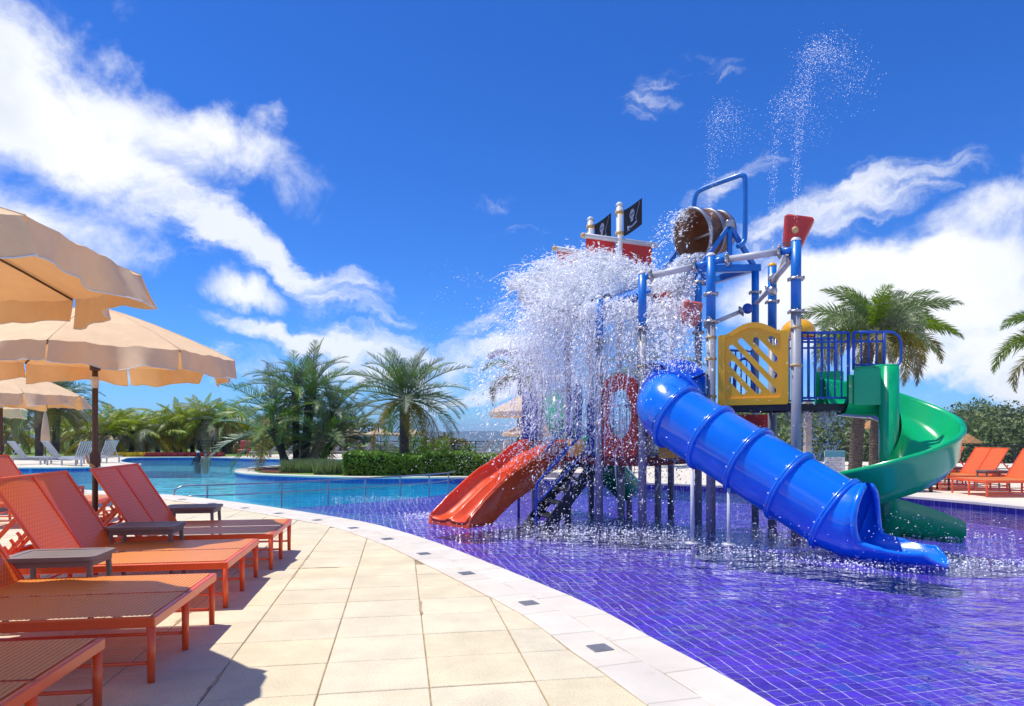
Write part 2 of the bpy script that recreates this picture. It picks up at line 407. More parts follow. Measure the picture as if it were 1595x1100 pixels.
class MB:
    def __init__(self):
        self.v, self.f, self.s, self.uv = [], [], [], None

    def add(self, vs, fs, smooth=False):
        b = len(self.v)
        self.v.extend([tuple(x) for x in vs])
        self.f.extend([tuple(i + b for i in f) for f in fs])
        self.s.extend([smooth] * len(fs))
        return self

    def box(self, c, size, m=None, bev=0.0):
        x, y, z = (q / 2 for q in size)
        if bev:
            b = min(bev, x * .9, y * .9, z * .9)
            vs = []
            for sx in (-1, 1):
                for sy in (-1, 1):
                    for sz in (-1, 1):
                        vs += [(sx * x, sy * (y - b), sz * (z - b)), (sx * (x - b), sy * y, sz * (z - b)), (sx * (x - b), sy * (y - b), sz * z)]
            idx = lambda sx, sy, sz, k: ((sx > 0) * 4 + (sy > 0) * 2 + (sz > 0)) * 3 + k
            fs = []
            for s in (-1, 1):
                fs.append([idx(s, a, b_, 0) for a, b_ in ((-1, -1), (1, -1), (1, 1), (-1, 1))])
                fs.append([idx(a, s, b_, 1) for a, b_ in ((-1, -1), (1, -1), (1, 1), (-1, 1))])
                fs.append([idx(a, b_, s, 2) for a, b_ in ((-1, -1), (1, -1), (1, 1), (-1, 1))])
            for s in (-1, 1):
                for u in (-1, 1):
                    fs.append([idx(s, u, -1, 0), idx(s, u, 1, 0), idx(s, u, 1, 1), idx(s, u, -1, 1)])
                    fs.append([idx(s, -1, u, 0), idx(s, 1, u, 0), idx(s, 1, u, 2), idx(s, -1, u, 2)])
                    fs.append([idx(-1, s, u, 1), idx(1, s, u, 1), idx(1, s, u, 2), idx(-1, s, u, 2)])
                    for q in (-1, 1):
                        fs.append([idx(s, u, q, 0), idx(s, u, q, 1), idx(s, u, q, 2)])
        else:
            vs = [(sx * x, sy * y, sz * z) for sx in (-1, 1) for sy in (-1, 1) for sz in (-1, 1)]
            fs = [(0, 1, 3, 2), (4, 6, 7, 5), (0, 4, 5, 1), (2, 3, 7, 6), (0, 2, 6, 4), (1, 5, 7, 3)]
        mm = m or Matrix.Identity(4)
        c = Vector(c)
        return self.add([c + (mm @ Vector(p)) if m is None else Vector(c) + mm.to_3x3() @ Vector(p) for p in vs], fs)

    def bar(self, a, b, wd, ht, bev=0.0, up=(0, 0, 1)):
        a, b = Vector(a), Vector(b)
        d = (b - a)
        L = d.length
        d.normalize()
        up = Vector(up)
        if abs(d.dot(up)) > 0.98:
            up = Vector((0, 1, 0))
        s = up.cross(d).normalized()
        u = d.cross(s)
        return self.box((a + b) / 2, (L, wd, ht), Matrix((d, s, u)).transposed().to_4x4(), bev)

    def tube(self, pts, r, seg=10, caps=True, closed=False, smooth=True):
        pts = [Vector(p) for p in pts]
        n = len(pts)
        rs = r if isinstance(r, (list, tuple)) else [r] * n
        vs, fs = [], []
        prev = None
        for i, p in enumerate(pts):
            if closed:
                d = pts[(i + 1) % n] - pts[i - 1]
            else:
                d = pts[min(i + 1, n - 1)] - pts[max(i - 1, 0)]
            d.normalize()
            if prev is None:
                ref = Vector((0, 0, 1)) if abs(d.z) < 0.9 else Vector((1, 0, 0))
                a = (ref - d * ref.dot(d)).normalized()
            else:
                a = (prev - d * prev.dot(d))
                a = a.normalized() if a.length > 1e-6 else Vector((1, 0, 0))
            prev = a
            b = d.cross(a)
            for k in range(seg):
                t = 2 * math.pi * k / seg
                vs.append(p + (a * math.cos(t) + b * math.sin(t)) * rs[i])
        m = n if closed else n - 1
        for i in range(m):
            j = (i + 1) % n
            for k in range(seg):
                k2 = (k + 1) % seg
                fs.append((i * seg + k, i * seg + k2, j * seg + k2, j * seg + k))
        self.add(vs, fs, smooth)
        if caps and not closed:
            b = len(self.v) - len(vs)
            self.f.append(tuple(b + k for k in range(seg))[::-1])
            self.f.append(tuple(b + (n - 1) * seg + k for k in range(seg)))
            self.s += [False, False]
        return self

    def lathe(self, prof, o=(0, 0, 0), seg=16, m=None, smooth=True):
        o = Vector(o)
        mm = m.to_3x3() if m else Matrix.Identity(3)
        vs, fs = [], []
        for r, z in prof:
            for k in range(seg):
                t = 2 * math.pi * k / seg
                vs.append(o + mm @ Vector((r * math.cos(t), r * math.sin(t), z)))
        for i in range(len(prof) - 1):
            for k in range(seg):
                k2 = (k + 1) % seg
                fs.append((i * seg + k, i * seg + k2, (i + 1) * seg + k2, (i + 1) * seg + k))
        return self.add(vs, fs, smooth)

    def sphere(self, c, r, seg=12, rings=8, zlo=-1.0, zhi=1.0):
        r = (r, r, r) if not isinstance(r, (tuple, list)) else r
        c = Vector(c)
        vs, fs = [], []
        a0, a1 = math.asin(zlo), math.asin(zhi)
        for i in range(rings + 1):
            a = a0 + (a1 - a0) * i / rings
            for k in range(seg):
                t = 2 * math.pi * k / seg
                vs.append(c + Vector((r[0] * math.cos(a) * math.cos(t), r[1] * math.cos(a) * math.sin(t), r[2] * math.sin(a))))
        for i in range(rings):
            for k in range(seg):
                k2 = (k + 1) % seg
                fs.append((i * seg + k, i * seg + k2, (i + 1) * seg + k2, (i + 1) * seg + k))
        return self.add(vs, fs, True)

    def grid(self, rows, smooth=True, closed_u=False):
        n, m = len(rows), len(rows[0])
        vs = [p for r_ in rows for p in r_]
        fs = []
        for i in range(n - 1):
            for j in range(m if closed_u else m - 1):
                j2 = (j + 1) % m
                fs.append((i * m + j, i * m + j2, (i + 1) * m + j2, (i + 1) * m + j))
        return self.add(vs, fs, smooth)

    def plate(self, outer, holes, th, m):
        """flat board with holes: outline in local x,y; thickness along local z"""
        loops = [list(outer)] + [list(h) for h in holes]
        tris = tessellate_polygon([[Vector((x, y, 0)) for x, y in lp] for lp in loops])
        flat = [p for lp in loops for p in lp]
        n = len(flat)
        m4 = m.to_4x4()
        vs = [m4 @ Vector((x, y, th / 2)) for x, y in flat] + [m4 @ Vector((x, y, -th / 2)) for x, y in flat]
        fs = [tuple(t) for t in tris] + [tuple(i + n for i in t)[::-1] for t in tris]
        b = 0
        for lp in loops:
            k = len(lp)
            for i in range(k):
                j = (i + 1) % k
                fs.append((b + i, b + j, n + b + j, n + b + i))
            b += k
        return self.add(vs, fs)

    def mesh(self, name):
        me = bpy.data.meshes.new(name)
        me.from_pydata(self.v, [], self.f)
        me.polygons.foreach_set('use_smooth', self.s)
        if self.uv is not None:
            l = me.uv_layers.new(name='uv')
            vi = np.zeros(len(me.loops), dtype=np.int32)
            me.loops.foreach_get('vertex_index', vi)
            l.data.foreach_set('uv', np.array(self.uv, dtype=np.float32)[vi].ravel())
        me.update()
        return me

    def build(self, name, material, parent=None):
        if parent is not None:
            o = ORG.get(parent.name, Vector((0, 0, 0)))
            if o.length > 0:
                self.v = [(x - o.x, y - o.y, z - o.z) for x, y, z in self.v]
        me = self.mesh(name)
        me.materials.append(MATS[material])
        return link(name, me, parent)


def link(name, me, parent=None):
    ob = bpy.data.objects.new(name, me)
    COL.objects.link(ob)
    if parent is not None:
        ob.parent = parent
        ORG[ob.name] = ORG.get(parent.name, Vector((0, 0, 0)))
    return ob


def tag(o, label=None, cat=None, group=None, kind=None):
    if label: o['label'] = label
    if cat: o['category'] = cat
    if group: o['group'] = group
    if kind: o['kind'] = kind
    return o


def empty(name, loc, rz=0.0):
    o = bpy.data.objects.new(name, None)
    o.empty_display_size = 0.2
    COL.objects.link(o)
    o.location = loc
    o.rotation_euler = (0, 0, rz)
    if rz == 0.0:
        ORG[o.name] = Vector(loc)
    return o


def local_empty(name):
    o = bpy.data.objects.new(name, None)
    o.empty_display_size = 0.2
    COL.objects.link(o)
    ORG[o.name] = Vector((0, 0, 0))
    return o


def copy_tree(o, parent=None):
    c = o.copy()
    COL.objects.link(c)
    c.parent = parent
    for ch in list(o.children):
        copy_tree(ch, c)
    return c


def at(px, py, Y):
    return Vector(((px - 797.5) / FPX * Y, Y, CAM_H - (py - 675.0) / FPX * Y))


def gp(px, py, z=0.0):
    Y = FPX * (CAM_H - z) / (py - 675.0)
    return Vector(((px - 797.5) / FPX * Y, Y, z))


def catmull(pts, n=8, closed=False):
    P = [Vector(p) for p in pts]
    out = []
    m = len(P)
    for i in range(m if closed else m - 1):
        p0 = P[(i - 1) % m] if (closed or i > 0) else P[0]
        p1, p2 = P[i], P[(i + 1) % m]
        p3 = P[(i + 2) % m] if (closed or i + 2 < m) else P[-1]
        for k in range(n):
            t = k / n
            out.append(0.5 * ((2 * p1) + (p2 - p0) * t + (2 * p0 - 5 * p1 + 4 * p2 - p3) * t * t + (3 * p1 - p0 - 3 * p2 + p3) * t ** 3))
    if not closed:
        out.append(P[-1])
    return out


ORD = ['first', 'second', 'third', 'fourth', 'fifth', 'sixth', 'seventh', 'eighth', 'ninth', 'tenth', 'eleventh', 'twelfth', 'thirteenth',
       'fourteenth', 'fifteenth', 'sixteenth', 'seventeenth', 'eighteenth', 'nineteenth', 'twentieth']

# ================================================================== setting
WZ = -0.12          # water level
VF = -0.42          # violet pool floor
TF = -1.15          # big pool floor
near_edge = [(1.26, 3.37), (1.065, 3.96), (.886, 4.44), (.735, 4.9), (.52, 5.42), (.21, 6.05), (-.25, 6.95), (-1.08, 8.49), (-2.1, 10.0),
             (-2.86, 10.8), (-3.69, 11.6), (-4.68, 12.5), (-5.75, 13.4), (-7.35, 14.6)]
outline_ctrl = [(1.58, 0.5), (1.53, 1.5), (1.42, 2.5)] + near_edge + [
    (-9.6, 15.7), (-13, 17.2), (-18, 19), (-24, 20.5), (-27, 23), (-24, 25.6), (-20, 26.3), (-17.2, 26.6), (-16.0, 27.6), (-16.2, 29.4), (-17.6, 30.8),
    (-18.9, 32.5), (-20.2, 35), (-21.0, 37.3), (-19.0, 38.0), (-17.1, 37.8), (-12.8, 35.6), (-10.5, 35), (-8, 34.5), (-6.4, 33.6), (-6.1, 32.4), (-7.2, 31.0), (-9.0, 29.6),
    (-10.0, 27.6), (-10.3, 25.8), (-9.9, 24.1), (-9.0, 22.7), (-7.8, 21.8), (-5.15, 20.7), (-3.4, 20.5), (-1.6, 20.6), (0, 20.3), (1.5, 19.6), (3, 18.6), (5, 17.4), (6.8, 16.2),
    (8.3, 14.6), (9.35, 12.3), (10, 9.5), (10, 6), (9, 2), (7.5, -1), (4.5, -2.5), (2.2, -1.5)]
OUT = [Vector((p.x, p.y)) for p in catmull([(x, y, 0) for x, y in outline_ctrl], 6, True)]
NO = len(OUT)
ON = []
for i in range(NO):
    d = (OUT[(i + 1) % NO] - OUT[i - 1]).normalized()
    ON.append(Vector((-d.y, d.x)))
OUTA = np.array([(p.x, p.y) for p in OUT])


def nearest(p):
    i = int(np.argmin(((OUTA - np.array((p[0], p[1]))) ** 2).sum(1)))
    return i


def inside_pool(x, y):
    c = False
    j = NO - 1
    for i in range(NO):
        xi, yi = OUTA[i]
        xj, yj = OUTA[j]
        if (yi > y) != (yj > y) and x < (xj - xi) * (y - yi) / (yj - yi) + xi:
            c = not c
        j = i
    return c


def poly_sheet(name, loops, z, material, parent=None):
    tris = tessellate_polygon([[Vector((x, y, 0)) for x, y in lp] for lp in loops])
    flat = [p for lp in loops for p in lp]
    fs = []
    for t in tris:
        a, b, c = (Vector(flat[i]) for i in t)
        cr = (b - a).x * (c - a).y - (b - a).y * (c - a).x
        fs.append(tuple(t) if cr > 0 else tuple(t)[::-1])
    return MB().add([(x, y, z) for x, y in flat], fs).build(name, material, parent)


# plateau (paved ground round the pools)
plate_outer = [(-60, -14), (32, -14), (32, 27), (14, 33), (4, 44.5), (-15, 44.5), (-16, 90), (-60, 90)]
tag(poly_sheet('pool_deck', [plate_outer, [(p.x + n.x * 0.02, p.y + n.y * 0.02) for p, n in zip(OUT, ON)]], -0.012, 'deck_plain'), kind='structure')
# skirt of the plateau down to the valley
sk = MB()
for i in range(len(plate_outer)):
    a, b = Vector(plate_outer[i]), Vector(plate_outer[(i + 1) % len(plate_outer)])
    n = Vector(((b - a).y, -(b - a).x)).normalized()
    sk.add([(a.x, a.y, -0.012), (b.x, b.y, -0.012), (b.x + n.x * 60, b.y + n.y * 60, -40.5), (a.x + n.x * 60, a.y + n.y * 60, -40.5)], [(0, 1, 2, 3)])
tag(sk.build('slope_below_plateau', 'valley'), kind='structure')
tag(MB().add([(-9000, -3000, -40), (9000, -3000, -40), (9000, 9000, -40), (-9000, 9000, -40)], [(0, 1, 2, 3)]).build('ground', 'valley'), kind='structure')

# violet/turquoise border
RAILP = [(-7.35, 14.6), (-5.6, 15.6), (-4.5, 16.5), (-3.6, 17.4), (-2.7, 18.3), (-2.0, 19.3), (-1.6, 20.6)]
i0 = nearest(RAILP[0])
i1 = nearest(RAILP[-1])
ring_v = [tuple(OUT[i % NO]) for i in range(i1, NO + i0 + 1)]           # right part, through the wrap
border = [tuple(p) for p in RAILP]
violet_loop = ring_v + border[1:-1]
turq_loop = [tuple(OUT[i]) for i in range(i0, i1 + 1)] + border[1:-1][::-1]
tag(poly_sheet('shallow_pool_floor', [violet_loop], VF, 'tile_grout'), kind='structure')
pool_floor = bpy.data.objects['shallow_pool_floor']
tag(poly_sheet('big_pool_floor', [turq_loop], TF, 'turq_floor'), kind='structure')
tag(poly_sheet('shallow_pool_water', [violet_loop], WZ, 'water_violet'), kind='structure')
tag(poly_sheet('big_pool_water', [turq_loop], WZ, 'water_turq'), kind='structure')
# pool walls
for nm, rng, zb, mt in (('shallow_pool_wall', [i % NO for i in range(i1, NO + i0 + 1)], VF - .02, 'wall_mosaic'), ('big_pool_wall', list(range(i0, i1 + 1)), TF - .02, 'wall_turq')):
    tag(MB().grid([[(OUT[i].x, OUT[i].y, -0.004) for i in rng], [(OUT[i].x, OUT[i].y, zb) for i in rng]]).build(nm, mt), kind='structure')
tag(MB().grid([[(OUT[i].x - ON[i].x * .006, OUT[i].y - ON[i].y * .006, z) for i in range(i0, i1 + 1)] for z in (-.004, -.20)]).build('waterline_band', 'band_blue'), kind='structure')
tag(MB().grid([[(x, y, VF) for x, y in border], [(x, y, TF) for x, y in border]]).build('pool_step_wall', 'turq_floor'), kind='structure')

# violet floor tiles, each its own piece near the viewer
TP = 0.120
tr_ = R(12.5)
te1, te2 = Vector((math.cos(tr_), math.sin(tr_))), Vector((-math.sin(tr_), math.cos(tr_)))


def wob(x, y):
    a = noise.noise(Vector((x * 2.1, y * 2.1, 0.3))) * 0.030 + noise.noise(Vector((x * 7.5, y * 7.5, 2.3))) * 0.022
    b = noise.noise(Vector((x * 2.1, y * 2.1, 7.7))) * 0.030 + noise.noise(Vector((x * 7.5, y * 7.5, 5.3))) * 0.022
    return x + a, y + b


vio_np = np.array(violet_loop)


def inside_vio(P):
    x, y = P[:, 0], P[:, 1]
    c = np.zeros(len(P), bool)
    n = len(vio_np)
    for i in range(n):
        xi, yi = vio_np[i]
        xj, yj = vio_np[i - 1]
        if yi == yj:
            continue
        k = ((yi > y) != (yj > y)) & (x < (xj - xi) * (y - yi) / (yj - yi) + xi)
        c ^= k
    return c


cand = []
for i in range(-88, 138):
    for j in range(-12, 188):
        c = te1 * (i * TP) + te2 * (j * TP)
        cand.append((c.x, c.y))
cand = np.array(cand)
cand = cand[(cand[:, 1] > 2.2) & (np.abs(cand[:, 0]) < 0.80 * cand[:, 1] + 0.5)]
cand = cand[inside_vio(cand)]
vis = (cand[:, 1] > 3.6)
depth = np.where(vis, cand[:, 1], 1e3)
order = np.argsort(depth)


def tile_geo(mb, c, org=(0, 0, 0)):
    h = TP / 2 - 0.0050
    cs = [wob(*(Vector(c) + te1 * (sx * h) + te2 * (sy * h))) for sx, sy in ((-1, -1), (1, -1), (1, 1), (-1, 1))]
    z = VF + 0.003
    vs = [(x - org[0], y - org[1], z - org[2]) for x, y in cs] + [(x - org[0], y - org[1], VF - org[2]) for x, y in cs]
    mb.add(vs, [(0, 1, 2, 3)] + [(k, k + 4, (k + 1) % 4 + 4, (k + 1) % 4) for k in range(4)])


rest = MB()
for q, ix in enumerate(order):
    c = cand[ix]
    if q < 300:
        mb = MB()
        tile_geo(mb, c)
        mb.build('floor_tile', 'violet_tile', pool_floor)
    else:
        tile_geo(rest, c)
tag(rest.build('far_floor_tiles', 'violet_tile', pool_floor), kind='stuff')

# paving slabs on the near deck
paving = tag(poly_sheet('paving', [[(-13, -1), (2.2, -1), (1.9, 2.4), (1.2, 3.3), (0.3, 5.2), (-1.0, 7.6), (-2.6, 9.9), (-5.2, 12.5), (-8.6, 14.7), (-13, 16.4)]], -0.009, 'grout'), kind='structure')
ga = R(9.4)
g1, g2 = Vector((math.cos(ga), math.sin(ga))), Vector((-math.sin(ga), math.cos(ga)))
GO = Vector((-.437, 3.58))
SW, SD = 0.575, 0.484


def clip_half(poly, q, n, off):
    out = []
    m = len(poly)
    for i in range(m):
        a, b = poly[i], poly[(i + 1) % m]
        da, db = (a - q).dot(n) - off, (b - q).dot(n) - off
        if da >= 0:
            out.append(a)
        if (da >= 0) != (db >= 0):
            out.append(a + (b - a) * (da / (da - db)))
    return out


def slab_mesh(poly, z0, z1, ch):
    c = sum(poly, Vector((0, 0))) / len(poly)
    n = len(poly)
    def ins(p):
        d = c - p
        return p + d * min(0.5, ch * 1.4 / max(d.length, 1e-3))
    vs = [(p.x, p.y, z0) for p in poly] + [(p.x, p.y, z1 - ch) for p in poly] + [(*ins(p), z1) for p in poly]
    fs = [tuple(2 * n + k for k in range(n))]
    for k in range(n):
        j = (k + 1) % n
        fs += [(k, j, n + j, n + k), (n + k, n + j, 2 * n + j, 2 * n + k)]
    return MB().add(vs, fs)


nslab = 0
far_slab = MB()
sl = []
for i in range(-26, 6):
    for j in range(-6, 30):
        c = GO + g1 * ((i + .5) * SW) + g2 * ((j + .5) * SD)
        if c.y < 1.0 or c.y > 15.5 or c.x < -0.80 * c.y - 1.0 or c.x < -12:
            continue
        k = nearest(c)
        s = (c - OUT[k]).dot(ON[k])
        if s < -0.1:
            continue
        sl.append((c.length, i, j, k, s))
sl.sort()
for dist, i, j, k, s in sl:
    g = 0.0028 + random.random() * 0.0018
    poly = [GO + g1 * (i * SW + a * (SW - g) + (1 - a) * g) + g2 * (j * SD + b * (SD - g) + (1 - b) * g) for a, b in ((0, 0), (1, 0), (1, 1), (0, 1))]
    if s < 0.95:
        poly = clip_half(poly, OUT[k], ON[k], 0.582)
        if len(poly) < 3:
            continue
        ar = abs(sum(poly[q].x * poly[(q + 1) % len(poly)].y - poly[(q + 1) % len(poly)].x * poly[q].y for q in range(len(poly)))) / 2
        if ar < 0.012:
            continue
    zt = random.uniform(-0.0015, 0.0015)
    mb = slab_mesh(poly, -0.03, zt, 0.004)
    if nslab < 298:
        mb.build('paving_slab', 'slab', paving)
        nslab += 1
    else:
        far_slab.add(mb.v, mb.f)
if far_slab.v:
    tag(far_slab.build('far_paving_slabs', 'slab', paving), kind='stuff')

# mortar smeared over some joints
sm = MB()
rs_ = random.Random(5)
for q in range(46):
    i_, j_ = rs_.randint(-9, 3), rs_.randint(-1, 14)
    vert = rs_.random() < .55
    o_ = GO + g1 * (i_ * SW) + g2 * (j_ * SD)
    ax, pr_ = (g2, g1) if vert else (g1, g2)
    ln_ = rs_.uniform(.15, 1.0) * (SD if vert else SW)
    k_ = nearest(o_ + ax * ln_)
    if (o_ + ax * ln_ - OUT[k_]).dot(ON[k_]) < .68 or (o_ - OUT[nearest(o_)]).dot(ON[nearest(o_)]) < .68:
        continue
    n_ = 9
    a_, b_ = [], []
    for t_ in range(n_ + 1):
        u_ = t_ / n_
        wv_ = (.004 + .014 * rs_.random() ** 2) * (1 if 0 < t_ < n_ else .1)
        wv2 = (.004 + .014 * rs_.random() ** 2) * (1 if 0 < t_ < n_ else .1)
        p_ = o_ + ax * (ln_ * u_)
        a_.append((*(p_ + pr_ * wv_), .0028))
        b_.append((*(p_ - pr_ * wv2), .0028))
    sm.grid([a_, b_], False)
tag(sm.build('mortar_smears', 'mortar', paving), kind='stuff')

# coping: stones along the near edge, plain rim elsewhere
coping = tag(empty('pool_coping', (0, 0, 0)), kind='structure')
ia, ib = nearest((1.53, 1.5)), nearest((-13, 17.2))


def strip(idx, o0, o1, z):
    return MB().grid([[(OUT[i].x + ON[i].x * o0, OUT[i].y + ON[i].y * o0, z) for i in idx], [(OUT[i].x + ON[i].x * o1, OUT[i].y + ON[i].y * o1, z) for i in idx]], False)


strip(range(ia, ib + 1), 0.0, 0.585, -0.002).build('joint_bed', 'grout', coping)
for rng in (list(range(ib, NO)) + list(range(0, ia + 1)),):
    mb = MB()
    mb.grid([[(OUT[i].x + ON[i].x * o, OUT[i].y + ON[i].y * o, z) for i in rng] for o, z in ((-0.03, -0.035), (-0.03, 0.012), (0.42, 0.012), (0.42, -0.012))], False)
    mb.build('coping_rim', 'coping_stone', coping)
# arc length walk for the stones
seglen = [0.0]
idx = list(range(ia, ib + 1))
for a, b in zip(idx[:-1], idx[1:]):
    seglen.append(seglen[-1] + (OUT[b] - OUT[a]).length)


def along(s, off):
    s = min(max(s, 0), seglen[-1] - 1e-4)
    k = int(np.searchsorted(seglen, s, side='right')) - 1
    k = min(k, len(idx) - 2)
    t = (s - seglen[k]) / (seglen[k + 1] - seglen[k])
    p = OUT[idx[k]].lerp(OUT[idx[k + 1]], t)
    n = ON[idx[k]].lerp(ON[idx[k + 1]], t).normalized()
    return p + n * off


s = 0.0
q = 0
while s < seglen[-1] - 0.7:
    ln = random.uniform(0.58, 0.66)
    gap = 0.003
    for row, (o0, o1) in enumerate(((-0.025, 0.268), (0.274, 0.580))):
        sh = 0.22 if row else 0.0
        a0, a1 = s + sh + gap, s + ln + sh - gap
        pts = [along(a0, o0), along((a0 + a1) / 2, o0), along(a1, o0), along(a1, o1), along((a0 + a1) / 2, o1), along(a0, o1)]
        slab_mesh(pts[::-1], -0.03, 0.012 + random.uniform(-0.001, 0.001), 0.005).build('coping_slab', 'coping_stone', coping)
    if q % 2 == 0:
        a = (along(s + .3 + .22, .5) - along(s + .3 + .22, .3)).normalized()
        c = along(s + 0.52, 0.40)
        t_ = Vector((a.y, -a.x))
        poly = [c + a * u * .065 + t_ * v * .065 for u, v in ((-1, -1), (1, -1), (1, 1), (-1, 1))]
        d = slab_mesh(poly, 0.0, 0.0175, 0.002)
        for kk in (-.03, 0, .03):
            d.add([(*(c + a * kk + t_ * .05 + a * .006), .0195), (*(c + a * kk - t_ * .05 + a * .006), .0195), (*(c + a * kk - t_ * .05 - a * .006), .0195), (*(c + a * kk + t_ * .05 - a * .006), .0195)], [(0, 1, 2, 3)])
        d.build('drain_cover', 'drain', coping)
    s += ln
    q += 1

# lawn, beds
tag(poly_sheet('lawn', [[(-55, 39.5), (-21.5, 38.9), (-17.2, 38.7), (-15.2, 41), (-16.2, 89), (-55, 89)]], 0.0, 'lawn'), kind='structure')
tag(poly_sheet('garden_bed', [[(-9.3, 24.3), (-8.7, 23.2), (-7.6, 22.3), (-5.1, 21.2), (-3.4, 21.0), (-1.5, 21.1), (.3, 20.9), (0.5, 23.2), (-3, 24), (-5.5, 27.5), (-8.0, 29.2), (-9.3, 27.4), (-9.7, 25.8)]], 0.0, 'lawn'), kind='structure')
tag(poly_sheet('flower_bed_soil', [[(-9.2, 24.4), (-8.6, 23.3), (-7.7, 22.7), (-6.8, 22.9), (-7.2, 24.6), (-8.6, 26.5), (-9.5, 25.8)]], 0.02, 'soil'), kind='structure')

# far ridges and the wooded hillside
for nm, Y0, zb, amp, sd_, x0, x1 in (('far_ridge', 2600, 12, 16, 3, -3600, 3600), ('near_ridge', 1500, -12, 11, 9, -1500, 2200)):
    rows = [[], [], []]
    for k in range(161):
        x = x0 + (x1 - x0) * k / 160
        h = zb + amp * (noise.noise(Vector((x * 0.0016, sd_, 0))) + 0.5 * noise.noise(Vector((x * 0.005, sd_ + 4, 0))) + .2 * noise.noise(Vector((x * 0.016, sd_ + 7, 0))))
        rows[0].append((x, Y0 - 500, -41))
        rows[1].append((x, Y0, h))
        rows[2].append((x, Y0 + 700, -41))
    tag(MB().grid(rows).build(nm, 'hill_far'), kind='structure')


def hill_z(x, y):
    return -6.0 + max(0, (y - 40)) * 0.052 + 1.6 * noise.noise(Vector((x * 0.03, y * 0.03, 1.0)))


rows = [[(x, y, hill_z(x, y) if y < 156 else -40) for x in np.linspace(12, 190, 40)] for y in np.linspace(34, 160, 26)]
tag(MB().grid(rows).build('hillside', 'valley'), kind='structure')


def leaf_cloud(centers, radii, counts, size, squash=0.75, shell=0.55):
    """leaf-sized quads through ellipsoid volumes; returns MB-like arrays"""
    V, F = [], []
    for c, r, n in zip(centers, radii, counts):
        d = RNG.normal(size=(n, 3))
        d /= np.linalg.norm(d, axis=1)[:, None]
        rr = r * (shell + (1 - shell) * RNG.random(n) ** 0.5)
        lump = 1 + 0.28 * np.sin(d[:, 0] * 5 + c[0]) * np.sin(d[:, 1] * 6 + c[1]) + 0.2 * np.sin(d[:, 2] * 7 + c[2] * 3)
        p = np.array(c) + d * (rr * lump)[:, None] * np.array((1, 1, squash))
        a = RNG.normal(size=(n, 3)) + d * 0.6
        a /= np.linalg.norm(a, axis=1)[:, None]
        b = np.cross(a, RNG.normal(size=(n, 3)))
        b /= np.linalg.norm(b, axis=1)[:, None]
        cc = np.cross(a, b)
        s_ = size * (0.6 + 0.8 * RNG.random(n))[:, None]
        q = np.stack([p - b * s_, p - cc * s_ * .5, p + b * s_, p + cc * s_ * .5], 1).reshape(-1, 3)
        F.append(np.arange(4 * n).reshape(-1, 4) + sum(len(v) for v in V))
        V.append(q)
    return np.concatenate(V), np.concatenate(F)


def np_mesh(name, V, F, material, parent=None, smooth=False):
    me = bpy.data.meshes.new(name)
    nv, nf, k = len(V), len(F), F.shape[1]
    me.vertices.add(nv)
    me.vertices.foreach_set('co', np.ascontiguousarray(V, dtype=np.float32).ravel())
    me.loops.add(nf * k)
    me.loops.foreach_set('vertex_index', np.ascontiguousarray(F, dtype=np.int32).ravel())
    me.polygons.add(nf)
    me.polygons.foreach_set('loop_start', np.arange(0, nf * k, k, dtype=np.int32))
    me.polygons.foreach_set('use_smooth', np.full(nf, smooth))
    me.update(calc_edges=True)
    me.materials.append(MATS[material])
    return link(name, me, parent)


cs, rs, ns = [], [], []
for k in range(300):
    y = 62 + 85 * random.random() ** 0.8
    x = y * random.uniform(0.33, 0.95)
    r = random.uniform(2.6, 5.0)
    cs.append((x, y, hill_z(x, y) + r * random.uniform(0.6, 1.1)))
    rs.append(r)
    ns.append(int(230 * (r / 3.0) ** 2))
V, F = leaf_cloud(cs, rs, [int(n * 2.6) for n in ns], 0.25, 0.8, 0.6)
tag(np_mesh('hillside_forest', V, F, 'forest_leaf'), 'dense green forest covering the hillside behind the right deck', 'forest', kind='stuff')

# air
hz = MB().box((0, 2500, 0), (9000, 6200, 90)).v
hzo = MB().add([(-4500, -60, -41.2), (4500, -60, -41.2), (4500, 3600, -41.2), (-4500, 3600, -41.2), (-4500, -60, 45), (4500, -60, 45), (4500, 3600, 45), (-4500, 3600, 45)],
               [(3, 2, 1, 0), (4, 5, 6, 7), (0, 1, 5, 4), (1, 2, 6, 5), (2, 3, 7, 6), (3, 0, 4, 7)])
mh = bpy.data.materials.new('haze')
mh.use_nodes = True
th = NT(mh.node_tree)
pv = th.n('ShaderNodeVolumePrincipled', {'Color': (0.50, 0.70, 1.0, 1), 'Density': 0.00030, 'Anisotropy': 0.1})
th.n('ShaderNodeOutputMaterial', {'Volume': pv.outputs[0]})
MATS['haze'] = mh
tag(hzo.build('haze', 'haze'), kind='stuff')

# ================================================================== water play structure
play = tag(empty('water_play_structure', (2.4, 11.3, VF)), 'pirate themed water play structure with slides, masts and tipping bucket in violet pool', 'play structure')
BASE = VF
P1, P2, P3 = Vector((3.99, 9.47, 0)), Vector((2.98, 10.10, 0)), Vector((4.10, 10.62, 0))
P4, P5 = Vector((4.15, 11.5, 0)), Vector((3.15, 11.4, 0))
Q1, Q2, Q3 = Vector((2.05, 10.6, 0)), Vector((1.42, 11.0, 0)), Vector((1.05, 12.7, 0))


def fr(o, x, y):
    x = Vector(x).normalized()
    y = Vector(y)
    y = (y - x * y.dot(x)).normalized()
    z = x.cross(y)
    m = Matrix((x, y, z)).transposed().to_4x4()
    m.translation = Vector(o)
    return m


